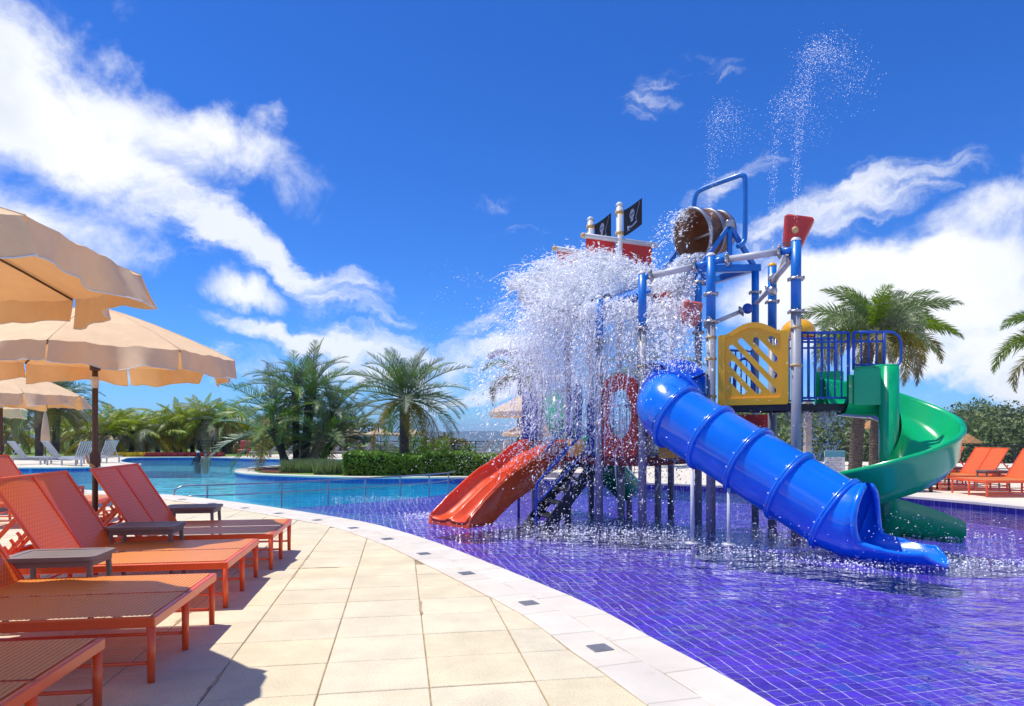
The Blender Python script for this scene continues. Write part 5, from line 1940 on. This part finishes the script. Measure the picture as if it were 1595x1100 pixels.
def add_fronds(root, top, n, young, old, rr, scale=1.0, el=(80, -20), old_from=.75):
    """fronds spiral from upright young ones to hanging old ones; positions relative to root"""
    for k in range(n):
        t = k / max(1, n - 1)
        az = k * 2.39996 + rr.uniform(-.25, .25)
        e = el[0] + (el[1] - el[0]) * t ** .85 + rr.uniform(-7, 7)
        me = rr.choice(old) if (t > old_from and rr.random() < .8) else rr.choice(young)
        f = link('frond', me, root)
        f.location = Vector(top) + Vector((math.cos(az) * .08, math.sin(az) * .08, -.22 * t * scale))
        f.rotation_euler = (Matrix.Rotation(az, 3, 'Z') @ Matrix.Rotation(-R(e), 3, 'Y') @ Matrix.Rotation(rr.uniform(-.35, .35), 3, 'X')).to_euler()
        s = scale * rr.uniform(.85, 1.12) * (.75 + .25 * min(1, t * 3))
        f.scale = (s, s, s)


def trunk_mesh(pts, r0, r1, rings=14, boots=.0, mat_='trunk', root=None):
    path = catmull(pts, 5)
    n = len(path)
    fine = []
    rads = []
    M = max(rings * 4, 8)
    for i in range(M + 1):
        f = i / M * (n - 1)
        a = min(int(f), n - 2)
        fine.append(path[a].lerp(path[a + 1], f - a))
        t = i / M
        rads.append((r0 + (r1 - r0) * t) * (1 + .07 * ((i % 4) in (0, 1)) + boots * max(0, t - .7) / .3))
    m = MB().tube(fine, rads, 10, True, False, False)
    return m.build('trunk', mat_, root)


def palm(name, x, y, z0, h, label, group, young, old, n, scale, el, r0, r1, lean=(0, 0), seed=1, trunk_mat='trunk', boots=.2, old_from=.72, cat='palm tree'):
    rr = random.Random(seed)
    root = tag(empty(name, (x, y, z0)), label, cat, group)
    ORG[root.name] = Vector((0, 0, 0))
    tx, ty = lean
    trunk_mesh([(0, 0, -.05), (tx * .3, ty * .3, h * .45), (tx, ty, h)], r0, r1, int(h * 9) + 4, boots, trunk_mat, root)
    add_fronds(root, (tx, ty, h), n, young, old, rr, scale, el, old_from)
    return root


# date palm on the garden bed
palm('date_palm', (629 - 797.5) / FPX * 23.5, 23.5, 0, 2.72, 'single date palm with one straight trunk behind the hedge', None, F_DATE, F_DATEO, 54, 1.12, (88, -30), .15, .17, (0.05, 0), 31, 'trunk', .35)
# clump palm
cp = tag(empty('clump_palm', (-9.15 * 26.5 / 29, 26.5, 0)), 'dense clump palm with several dark trunks on the garden bed', 'palm tree')
ORG[cp.name] = Vector((0, 0, 0))
rr = random.Random(77)
for k, (bx_, by_, tx, ty, h) in enumerate(((-.55, 0, -1.1, .1, 2.4), (-.15, .1, -.25, .3, 3.1), (.15, -.1, .45, -.2, 2.7), (.45, .2, 1.2, .3, 2.2), (0.1, .4, .3, .9, 3.4), (-.3, -.3, -.8, -.8, 1.5), (.4, -.3, 1.1, -.7, 1.3), (.6, .1, 1.6, .1, 1.4))):
    trunk_mesh([(bx_, by_, -.05), ((bx_ + tx) / 2, (by_ + ty) / 2, h * .5), (tx, ty, h)], .13, .13, int(h * 8), .3, 'trunk_dark', cp)
    add_fronds(cp, (tx, ty, h), 18, F_DATE, F_DATEO, rr, 1.1, (86, -26), .8)
# coconut row
coco = [(163, 41, 1.35), (183, 44, 1.7), (205, 42, 1.5), (226, 46, 1.8), (246, 43, 1.3), (262, 47, 2.0), (281, 44, 2.25), (300, 48, 1.7), (312, 44.5, 2.3), (333, 46, 1.6), (350, 45, 2.4), (368, 49, 1.9),
        (132, 43, 1.6), (112, 46, 1.5), (96, 50, 1.7), (25, 44, 1.5), (386, 48, 1.2)]
coco.sort()
for i, (px, Y, h) in enumerate(coco):
    palm('coconut_palm', (px - 797.5) / FPX * Y, Y, 0, h, 'short coconut palm in the row behind the big pool, %s from the left' % ORD[i], 'coconut palms behind the big pool',
         F_COCO, F_COCOO, 25, .98 + .14 * math.sin(i * 1.7), (82, -22), .16, .10, (.1 * math.sin(i * 2.2), 0), 200 + i, 'trunk_dark', .3, .6)
# large date palms at left
palm('date_palm', (61 - 797.5) / FPX * 36, 36, 0, 3.3, 'tall date palm at far left, left one of two thick trunks', 'tall date palms at far left', F_DATE, F_DATEO, 44, 1.25, (82, -38), .18, .17, (0.0, 0), 301, 'trunk', .3, .6)
palm('date_palm', (86 - 797.5) / FPX * 38, 38, 0, 3.5, 'tall date palm at far left, right one of two thick trunks', 'tall date palms at far left', F_DATE, F_DATEO, 44, 1.3, (82, -38), .19, .17, (0.2, 0), 302, 'trunk', .3, .6)
palm('date_palm', (-8 - 797.5) / FPX * 36, 36, 0, 2.6, 'date palm half cut off by the left edge behind the umbrellas', 'tall date palms at far left', F_DATE, F_DATEO, 40, 1.2, (80, -40), .24, .22, (0.0, 0), 303, 'trunk', .3, .5)
# foxtail palms at right
palm('foxtail_palm', (1331 - 797.5) / FPX * 22.5, 22.5, 0, 4.75, 'foxtail palm with bushy drooping fronds behind the green spiral slide', None, F_FOX, F_FOXO, 24, 1.12, (84, 0), .21, .16, (.6, 0), 401, 'trunk', -.1, .7)
palm('foxtail_palm', (1362 - 797.5) / FPX * 25, 25, 0, 5.2, 'second foxtail palm just right of the first, trunk under the slide', None, F_FOX, F_FOXO, 22, 1.12, (84, 0), .20, .16, (.3, 0), 402, 'trunk', -.1, .7)
palm('foxtail_palm', (1665 - 797.5) / FPX * 21, 21, 0, 4.1, 'foxtail palm outside the right edge, its fronds hanging into view', None, F_FOX, F_FOXO, 17, 1.1, (80, 5), .2, .16, (0, 0), 403, 'trunk', -.1, .6)
palm('foxtail_palm', (812 - 797.5) / FPX * 27, 27, 0, 3.7, 'foxtail palm behind the splash left of the masts', None, F_FOX, F_FOXO, 13, .85, (80, 0), .18, .14, (0, 0), 404, 'trunk', -.1, .6)
palm('foxtail_palm', (1010 - 797.5) / FPX * 28, 28, 0, 3.9, 'foxtail palm behind the splash right of the masts', None, F_FOX, F_FOXO, 13, 1.0, (80, 0), .18, .14, (0, 0), 405, 'trunk', -.1, .6)

# ================================================================== hedge and shrubs
def box_leaves(x0, x1, y0, y1, h, n, size):
    P = []
    A = np.array([(x1 - x0) * (y1 - y0), (x1 - x0) * h, (x1 - x0) * h * .3, (y1 - y0) * h, (y1 - y0) * h])
    which = RNG.choice(5, n, p=A / A.sum())
    u, v = RNG.random(n), RNG.random(n)
    X = np.where(which <= 2, x0 + u * (x1 - x0), np.where(which == 3, x0, x1))
    Y = np.where(which == 0, y0 + v * (y1 - y0), np.where(which == 1, y0, np.where(which == 2, y1, y0 + u * (y1 - y0))))
    Z = np.where(which == 0, h, v * h)
    P = np.stack([X, Y, Z], 1) + RNG.normal(size=(n, 3)) * .024
    P[:, 2] += .05 * np.sin(X * 2.3) * (Z / h) + .03 * np.sin(X * 7.1 + 1)
    P[:, 1] += .05 * np.sin(X * 3.1 + 2)
    a = RNG.normal(size=(n, 3))
    a[:, 2] += .5
    a /= np.linalg.norm(a, axis=1)[:, None]
    b = np.cross(a, RNG.normal(size=(n, 3)))
    b /= np.linalg.norm(b, axis=1)[:, None]
    c_ = np.cross(a, b)
    s_ = size * (.6 + .8 * RNG.random(n))[:, None]
    V = np.stack([P - b * s_, P - c_ * s_ * .55, P + b * s_, P + c_ * s_ * .55], 1).reshape(-1, 3)
    return V, np.arange(4 * n).reshape(-1, 4)


hg = tag(empty('clipped_hedge', (-3, 22, 0)), 'clipped green box hedge along the garden bed behind the orange slide', 'hedge')
ORG[hg.name] = Vector((0, 0, 0))
hg.location = (0, 0, 0)
V, F = box_leaves(-5.35, -.35, 21.45, 22.9, .66, 16000, .048)
np_mesh('foliage', V, F, 'hedge_leaf', hg)
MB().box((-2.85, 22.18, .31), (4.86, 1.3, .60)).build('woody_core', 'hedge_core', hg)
for i, (px, Y, r_, lab) in enumerate(((643, 25.5, .7, 'round flowering shrub standing behind the hedge beside the date palm'), (684, 26, .6, 'round shrub behind the hedge, right of the flowering one'), (730, 25, .45, 'low shrub behind the right end of the hedge'),
                                      (960, 23.5, .6, 'low green shrub behind the play structure posts'))):
    x = (px - 797.5) / FPX * Y
    sh = tag(empty('round_shrub', (x, Y, 0)), lab, 'shrub', 'round shrubs behind the hedge')
    ORG[sh.name] = Vector((0, 0, 0))
    V, F = leaf_cloud([(0, 0, r_ * .8)], [r_], [1500], .055, .95, .5)
    np_mesh('foliage', V, F, 'hedge_leaf', sh)
    if i == 0:
        V, F = leaf_cloud([(0, 0, r_ * .85)], [r_ * 1.05], [40], .05, .95, .9)
        np_mesh('blossoms', V, F, 'flower_red', sh)
# small round-headed tree beyond the fence
tr_o = tag(empty('round_tree', ((694 - 797.5) / FPX * 60, 60, -6)), 'small olive round headed tree beyond the far fence', 'tree')
ORG[tr_o.name] = Vector((0, 0, 0))
MB().tube([(0, 0, -2), (.1, 0, 4), (.3, 0, 6)], [.25, .16, .08], 8).build('trunk', 'trunk', tr_o)
V, F = leaf_cloud([(0, 0, 6.6), (1.2, .2, 6.3), (-1.3, 0, 6.3)], [1.0, .9, .9], [500, 400, 400], .14, .7, .5)
np_mesh('crown', V, F, 'fox_old', tr_o)


def blades(poly_x, poly_y, n, h, w_, m, name, parent):
    X = poly_x[0] + RNG.random(n) * (poly_x[1] - poly_x[0])
    Y = poly_y[0] + RNG.random(n) * (poly_y[1] - poly_y[0])
    az = RNG.random(n) * 6.283
    ln = h * (.6 + .6 * RNG.random(n))
    d = np.stack([np.cos(az), np.sin(az)], 1) * (ln * .5)[:, None]
    V = np.zeros((n, 3, 3))
    s = np.stack([-np.sin(az), np.cos(az)], 1) * w_
    V[:, 0, 0], V[:, 0, 1] = X - s[:, 0], Y - s[:, 1]
    V[:, 1, 0], V[:, 1, 1] = X + s[:, 0], Y + s[:, 1]
    V[:, 2, 0], V[:, 2, 1], V[:, 2, 2] = X + d[:, 0], Y + d[:, 1], ln
    return np_mesh(name, V.reshape(-1, 3), np.arange(3 * n).reshape(-1, 3), m, parent)


for x0, x1, y0, y1, n, nm, lab in ((-7.9, -6.5, 22.9, 25.0, 3800, 'ornamental_grass', 'grey green ornamental grass in front of the clump palm'), (-6.5, -5.3, 22.0, 23.6, 3000, 'ornamental_grass', 'darker ornamental grass left of the hedge')):
    tag(blades((x0, x1), (y0, y1), n, .42, .018, 'grass_blade', nm, None), lab, 'grass', kind='stuff')
for (x0, x1, y0, y1, n, m, lab) in ((-25, -21.3, 39.2, 40.4, 2500, 'flower_yellow', 'yellow flowering ground cover along the far pool end'), (-21.3, -17.0, 39.0, 40.0, 2500, 'flower_red', 'dark red ground cover along the far pool end')):
    tag(blades((x0, x1), (y0, y1), n, .22, .06, m, 'ground_cover', None), lab, 'ground cover', kind='stuff')
# low green mass under the coconut palms
V, F = leaf_cloud([(-33 + k * 1.05, 58 + 3 * math.sin(k * 1.3), 1.15 + .3 * math.sin(k * 2.1)) for k in range(20)], [1.5] * 20, [420] * 20, .20, .8, .4)
tag(np_mesh('undergrowth', V, F, 'forest_leaf'), 'low dark undergrowth behind the coconut palms', 'undergrowth', kind='stuff')
# small house
hx, hy = (277 - 797.5) / FPX * 75, 75
hs = tag(empty('garden_house', (hx, hy, 0)), 'small house with terracotta roof behind the coconut palms', 'house')
MB().box((hx, hy, .45), (2.6, 2, .9)).build('wall', 'house_wall', hs)
MB().add([(hx - 1.6, hy - 1.3, .85), (hx + 1.6, hy - 1.3, .85), (hx + 1.6, hy + 1.3, .85), (hx - 1.6, hy + 1.3, .85), (hx - .8, hy, 1.5), (hx + .8, hy, 1.5)], [(0, 1, 5, 4), (2, 3, 4, 5), (1, 2, 5), (3, 0, 4), (0, 3, 2, 1)]).build('roof', 'roof_tile', hs)
MB().box((hx, hy - 1.01, .4), (.7, .05, .8)).build('door', 'rattan', hs)

# ================================================================== two bathers
def bather(x, y, label, skin_top, hair):
    root = tag(empty('person', (x, y, WZ)), label, 'person')
    ORG[root.name] = Vector((0, 0, 0))
    vs = [(0, 0, -.75), (0, 0, -.40), (0, 0, -.05), (0, 0, .16), (0, 0, .24), (0, -.01, .34), (0, -.02, .44), (-.17, 0, .13), (-.27, -.03, -.12), (-.30, -.14, -.30), (.17, 0, .13), (.27, -.03, -.12), (.30, -.14, -.30)]
    es = [(0, 1), (1, 2), (2, 3), (3, 4), (4, 5), (5, 6), (3, 7), (7, 8), (8, 9), (3, 10), (10, 11), (11, 12)]
    rd_ = [.14, .14, .15, .10, .055, .085, .07, .065, .05, .04, .065, .05, .04]
    me = bpy.data.meshes.new('body')
    me.from_pydata(vs, es, [])
    me.materials.append(MATS[skin_top])
    ob = link('body', me, root)
    ob.modifiers.new('skin', 'SKIN')
    me.skin_vertices[0].data[0].use_root = True
    for i, r_ in enumerate(rd_):
        me.skin_vertices[0].data[i].radius = (r_ * 1.15 if i < 4 else r_, r_)
    sb_ = ob.modifiers.new('sub', 'SUBSURF')
    sb_.levels = sb_.render_levels = 2
    MB().sphere((0, .015, .43), (.095, .105, .09), 12, 8, -.2).build('hair', hair, root)
    MB().sphere((0, -.105, .385), (.014, .02, .022), 6, 4).build('nose', 'skin', root)
    return root


bather(-17.05, 36.6, 'person in dark shirt and white cap standing in the big pool', 'dark_cloth', 'white_cloth')
bather(-16.55, 36.4, 'bare shouldered person beside the white cap in the big pool', 'skin', 'trunk_dark')

# ================================================================== splashing water
OCT = np.array([(1, 0, 0), (-1, 0, 0), (0, 1, 0), (0, -1, 0), (0, 0, 1), (0, 0, -1)], float)
OF = np.array([(0, 2, 4), (2, 1, 4), (1, 3, 4), (3, 0, 4), (2, 0, 5), (1, 2, 5), (3, 1, 5), (0, 3, 5)])


def drops(P, Rd, D, stretch):
    """octahedral drops at P, radius Rd, stretched along D"""
    n = len(P)
    d = D / np.maximum(np.linalg.norm(D, axis=1), 1e-6)[:, None]
    # drops flatten into little sheets tilted between sun and viewer, shaped to look brighter
    ref = np.array((-.34, -.62, .94))[None] + RNG.normal(size=(n, 3)) * .42
    ref /= np.linalg.norm(ref, axis=1)[:, None]
    d = d - ref * (d * ref).sum(1)[:, None] * .9
    d /= np.maximum(np.linalg.norm(d, axis=1), 1e-6)[:, None]
    a = np.cross(d, ref)
    a /= np.linalg.norm(a, axis=1)[:, None]
    b = np.cross(d, a) * .42
    w1 = (0.7 + .6 * RNG.random((n, 1, 1)))
    V = P[:, None, :] + Rd[:, None, None] * (OCT[None, :, 0:1] * a[:, None, :] * w1 + OCT[None, :, 1:2] * b[:, None, :] + OCT[None, :, 2:3] * d[:, None, :] * stretch[:, None, None])
    F = (OF[None] + (np.arange(n) * 6)[:, None, None]).reshape(-1, 3)
    return V.reshape(-1, 3), F


G = np.array((0, 0, -9.8))


def ligaments(nl, start, vel, tmax, nd, spread, rad, tmin=0.0, tpow=1.0):
    """strings of drops thrown along ballistic arcs"""
    P, Rr_, Dd, S = [], [], [], []
    for k in range(nl):
        x0, v0 = start(), vel()
        t = tmin + (tmax - tmin) * random.random() ** tpow
        m = random.randint(*nd)
        dt = np.sort(RNG.normal(0, spread, m))
        tt = np.maximum(t + dt, 0.0)[:, None]
        dv = RNG.normal(0, .16, (m, 3))
        p = x0 + (v0 + dv) * tt + .5 * G * tt * tt
        v = v0 + G * tt
        P.append(p)
        Dd.append(v + RNG.normal(0, .8, (m, 3)))
        r0 = rad()
        Rr_.append(r0 * (.45 + .9 * RNG.random(m)))
        S.append(1.0 + 3.2 * RNG.random(m) ** 2)
    return np.concatenate(P), np.concatenate(Rr_), np.concatenate(Dd), np.concatenate(S)


def water_obj(name, sets, label):
    P = np.concatenate([s[0] for s in sets])
    Rd = np.concatenate([s[1] for s in sets])
    Dd = np.concatenate([s[2] for s in sets])
    S = np.concatenate([s[3] for s in sets])
    k = P[:, 2] > WZ - .01
    V, F = drops(P[k], Rd[k], Dd[k], S[k])
    return tag(np_mesh(name, V, F, 'splash_water', None, False), label, 'water', kind='stuff')


U = random.uniform
Nn = random.gauss
# crown of the dumped water bursting off the ridge roof, thrown mostly left
crown = ligaments(700, lambda: np.array((U(1.3, 2.4), U(11.7, 12.5), U(3.85, 4.05))), lambda: np.array((Nn(-1.7, 1.4), Nn(-.1, .5), U(.4, 3.1))), .50, (8, 13), .022, lambda: U(.005, .0135), 0, 1.1)
left = ligaments(1500, lambda: np.array((U(1.2, 1.7), U(11.5, 12.4), U(3.7, 3.95))), lambda: np.array((U(-3.0, -.8), Nn(-.3, .5), U(.3, 2.0))), .72, (6, 12), .024, lambda: U(.005, .0135), .2, 1.0)
# curtain falling from the eaves
curt = ligaments(2500, lambda: np.array((U(1.2, 2.9), U(10.9, 11.35), U(3.3, 3.6))), lambda: np.array((Nn(-.3, .5), Nn(-.5, .4), U(-1.0, .3))), .66, (8, 15), .026, lambda: U(.004, .0125), 0, 1.2)
fall = ligaments(1900, lambda: np.array((U(.3, 1.4), U(11.0, 12.2), U(3.3, 3.7))), lambda: np.array((Nn(-.5, .5), Nn(-.4, .4), U(-1.0, .3))), .68, (8, 14), .026, lambda: U(.004, .0115), 0, 1.1)
low = ligaments(420, lambda: np.array((U(.9, 2.6), U(10.7, 12.6), U(3.2, 3.8))), lambda: np.array((Nn(-.5, 1.0), Nn(-.3, .6), U(-1.0, .4))), .95, (3, 7), .02, lambda: U(.005, .011), .55, 1.0)
tubew = ligaments(520, lambda: np.array((U(2.0, 2.8), U(9.9, 10.5), U(2.3, 3.4))), lambda: np.array((Nn(0, .5), Nn(-.3, .4), U(-1, .5))), .5, (5, 10), .02, lambda: U(.005, .012), 0, 1.0)
# thick foam rolling over the ridge roof: a lumpy mound, its skin broken into drops
MX = [-.02, .2, .45, .83, 1.2, 1.5, 1.85, 2.14, 2.5, 2.85, 3.05]
MZ = [4.00, 4.12, 4.22, 4.42, 4.52, 4.56, 4.50, 4.40, 4.22, 4.06, 3.98]
MB_ = [3.92, 3.80, 3.62, 3.50, 3.58, 3.66, 3.76, 3.88, 3.88, 3.86, 3.92]


def mound(x, s_, back=False):
    zr, zb = np.interp(x, MX, MZ), np.interp(x, MX, MB_)
    h = zr - zb
    sh = s_ ** 1.25
    return Vector((x, 12.30 + (h * .8 * s_ if back else -h * 1.02 * s_), zr - h * sh))


def rough_(p, amp=1.0):
    q = Vector(p)
    return amp * (.10 * noise.noise(q * 2.6) + .075 * noise.noise(q * 7.0 + Vector((3, 1, 7))) + .05 * noise.noise(q * 17.0) + .035 * noise.noise(q * 41.0 + Vector((9, 2, 1))))


fm = MB()
for back in (False, True):
    rows = []
    for i in range(171):
        x = MX[0] + .12 + (MX[-1] - MX[0] - .2) * i / 170
        row = []
        for j in range(48):
            s_ = j / 47
            p = mound(x, s_, back)
            n_ = Vector((-.15, .6 if back else -.7, .7)).normalized()
            k = rough_(p, 1.25)
            edge = noise.noise(Vector((x * 5, 8.8, back * 3.0))) * .12 + noise.noise(Vector((x * 17, 1.8, back * 3.0))) * .07
            p = p + n_ * (k - .05) + Vector((0, 0, edge * s_ ** 4))
            row.append(tuple(p))
        rows.append(row)
    fm.grid(rows)
tag(fm.build('splash_core', 'splash_foam'), 'thick white heart of the splash above the blue ridge roof', 'water', kind='stuff')
sp_, sr_, sd_, ss_ = [], [], [], []
for k in range(3000):
    x = U(MX[0], MX[-1])
    s_ = random.random() ** .8
    if random.random() < .30:
        s_ = abs(Nn(0, .06))
    p = mound(x, s_) + Vector((-.15, -.7, .7)).normalized() * (rough_(mound(x, s_)) + abs(Nn(0, .06)))
    v = np.array((Nn(-1.2, 1.0), Nn(-.8, .6), Nn(.5, .9)))
    m = random.randint(3, 8)
    st_ = np.sort(RNG.random(m))[:, None] * U(.02, .13)
    sp_.append(np.array(p) + v[None] * st_ + RNG.normal(0, .012, (m, 3)))
    sr_.append(U(.006, .016) * (.5 + .8 * RNG.random(m)))
    sd_.append(np.repeat(v[None], m, 0) + RNG.normal(0, .5, (m, 3)))
    ss_.append(1 + 2.2 * RNG.random(m) ** 2)
skin_ = (np.concatenate(sp_), np.concatenate(sr_), np.concatenate(sd_), np.concatenate(ss_))
fog = ligaments(1800, lambda: np.array((U(.8, 2.8), U(11.0, 12.6), U(3.3, 4.1))), lambda: np.array((Nn(-1.3, 1.4), Nn(-.5, .9), U(-.3, 2.6))), .75, (9, 16), .04, lambda: U(.003, .006), .1, 1.0)
water_obj('falling_splash', [fog, skin_, crown, left, curt, fall, low, tubew], 'white mass of dumped water bursting over the play structure roof')
# torn threads and ribbons of water inside the fall
stk_ = MB()
for k in range(900):
    q = random.random()
    if q < .45:
        x0, v0, tm = np.array((U(1.2, 2.9), U(10.85, 11.35), U(3.3, 3.6))), np.array((Nn(-.3, .5), Nn(-.5, .4), U(-1.0, .3))), U(0, .55)
    elif q < .75:
        x0, v0, tm = np.array((U(.3, 1.4), U(11.0, 12.2), U(3.3, 3.7))), np.array((Nn(-.5, .5), Nn(-.4, .4), U(-1.0, .3))), U(0, .5)
    else:
        x0, v0, tm = np.array((U(1.0, 2.4), U(11.6, 12.2), U(3.85, 4.3))), np.array((Nn(-2.0, .9), Nn(-.4, .5), U(.5, 2.4))), U(.02, .3)
    dt = U(.05, .16)
    n_ = 11
    pts, rad = [], []
    ph = U(0, 50)
    r0 = U(.004, .015)
    for i in range(n_):
        t = tm + dt * i / (n_ - 1)
        p = Vector(x0 + v0 * t + .5 * G * t * t)
        p += Vector((noise.noise(Vector((t * 22, ph, 0))), noise.noise(Vector((t * 22, ph, 5))), noise.noise(Vector((t * 22, ph, 9))))) * .045
        pts.append(p)
        rad.append(max(.0012, r0 * math.sin(math.pi * (i + .3) / n_) * (.6 + .9 * abs(noise.noise(Vector((t * 60, ph, 2)))))))
    stk_.tube(pts, rad, 5, True)
tag(stk_.build('water_threads', 'splash_water'), 'torn threads of water falling below the blue ridge roof', 'water', kind='stuff')
# stream leaving the bucket
lip = bc + bax * .40 + Vector((0, 0, -.40))
stream = ligaments(1100, lambda: np.array((lip.x + U(-.16, .20), lip.y + U(-.22, .22), lip.z + U(-.02, .05))), lambda: np.array((Nn(-1.0, .22), Nn(-.35, .18), U(-.6, 0))), .42, (5, 9), .018, lambda: U(.008, .018), 0, .9)
fling = ligaments(150, lambda: np.array((bc + bax * .42 + Vector((U(-.1, .1), U(-.1, .1), U(.25, .45))))), lambda: np.array((Nn(-1.5, .6), Nn(-.1, .5), U(-.6, 1.0))), .40, (3, 8), .02, lambda: U(.005, .014), 0, 1.0)
sheet = ligaments(700, lambda: np.array((U(2.3, 3.2), U(11.2, 12.4), U(3.75, 4.05))), lambda: np.array((Nn(-.5, .8), Nn(-.3, .5), U(.0, 1.2))), .45, (5, 9), .02, lambda: U(.006, .015), 0, 1.0)
water_obj('bucket_stream', [stream, fling, sheet], 'water pouring from the tipped brown bucket')


# thin jets rising from the post tops
def jet(x, y, z, v0, n, drift, rad, spr):
    P, Rd, Dd, S = [], [], [], []
    for k in range(n):
        tt = random.random() ** .9 * 1.0
        T = v0 / 9.8
        t = T * tt
        age = t
        falling = random.random() < .35
        if falling:
            t = T + random.random() * T * .5
        p = np.array((x, y, z)) + np.array((drift[0] * t * t + Nn(0, spr * (t + .04)), drift[1] * t + Nn(0, spr * (t + .04)), v0 * t - 4.9 * t * t + Nn(0, .1)))
        P.append(p)
        Rd.append(rad * U(.5, 1.3))
        Dd.append(np.array((0, 0, 1.0)) + RNG.normal(0, .3, 3))
        S.append(U(1, 2.2))
    return np.array(P), np.array(Rd), np.array(Dd), np.array(S)


for (p, z, v0, n, dr, lab) in ((P1, 4.08, 7.3, 2600, (.75, .1), 'tall jet of drops from the post carrying the red cup'), (P2, 4.04, 6.5, 1100, (.5, .1), 'thin jet of drops from the post left of the yellow panel'),
                               (P3, 4.02, 7.2, 1300, (.6, .1), 'thin jet of drops from the yellow capped back post')):
    water_obj('water_jet', [jet(p.x, p.y, z, v0, n, dr, .0050, .17)], lab)

# spray near the water, foam where the water lands
def sprinkle(n, xr, yr, zmax, rad, zpow=2.5):
    P = np.stack([RNG.uniform(*xr, n), RNG.uniform(*yr, n), WZ + RNG.random(n) ** zpow * zmax], 1)
    return P, rad * (.4 + RNG.random(n)), RNG.normal(size=(n, 3)), 1 + RNG.random(n)


def foam_patch(cx_, cy_, rx, ry, n, rad=.010):
    a = RNG.normal(size=(n, 2)) * np.array((rx, ry)) * .5
    P = np.stack([cx_ + a[:, 0], cy_ + a[:, 1], WZ + .004 + np.abs(RNG.normal(0, .035, n)) * (RNG.random(n) ** 2)], 1)
    return P, rad * (.3 + RNG.random(n)), np.stack([RNG.normal(size=n), RNG.normal(size=n), np.zeros(n)], 1), 1 + 1.5 * RNG.random(n)


ps = [foam_patch(1.5, 10.0, 1.3, 1.2, 700, .008), foam_patch(2.6, 10.6, 2.6, 2.4, 800, .008), foam_patch(3.5, 9.8, 2.0, 1.4, 450, .008), foam_patch(4.5, 7.6, 1.7, .55, 1300, .007), foam_patch(3.3, 8.5, 1.6, .5, 600, .008),
      foam_patch(-3.0, 15.2, 1.5, .5, 350, .006), foam_patch(5.9, 9.6, 1.2, .7, 400), foam_patch(.5, 10.2, 2.2, 1.2, 500), foam_patch(-1.6, 12.0, .5, .5, 260)]
water_obj('surface_foam', ps, 'white foam flecks where falling water lands on the violet pool')
mist = [sprinkle(2600, (.4, 4.2), (9.2, 12.8), 1.6, .008, 1.6), sprinkle(900, (2.5, 6.0), (7.2, 9.4), .5, .006), sprinkle(1100, (-1.1, 1.0), (12.2, 14.8), 2.0, .006, 1.0), sprinkle(700, (2.4, 4.6), (9.0, 11.0), 3.0, .006, 1.0)]
drip = ligaments(160, lambda: np.array((U(4.1, 4.8), U(9.6, 10.2), 1.68)), lambda: np.array((Nn(0, .08), 0, 0)), .55, (6, 12), .03, lambda: U(.006, .012), 0, 1.0)
water_obj('drifting_spray', mist + [drip], 'fine drifting spray around the legs of the play structure')
nz_ = at(762, 556, 14.1)
sj = ligaments(70, lambda: np.array(nz_), lambda: np.array((-1.1, -.2, -.5)), .35, (4, 8), .02, lambda: U(.004, .008), 0, 1.0)
water_obj('nozzle_stream', [sj], 'thin stream from the white spray arm at left')
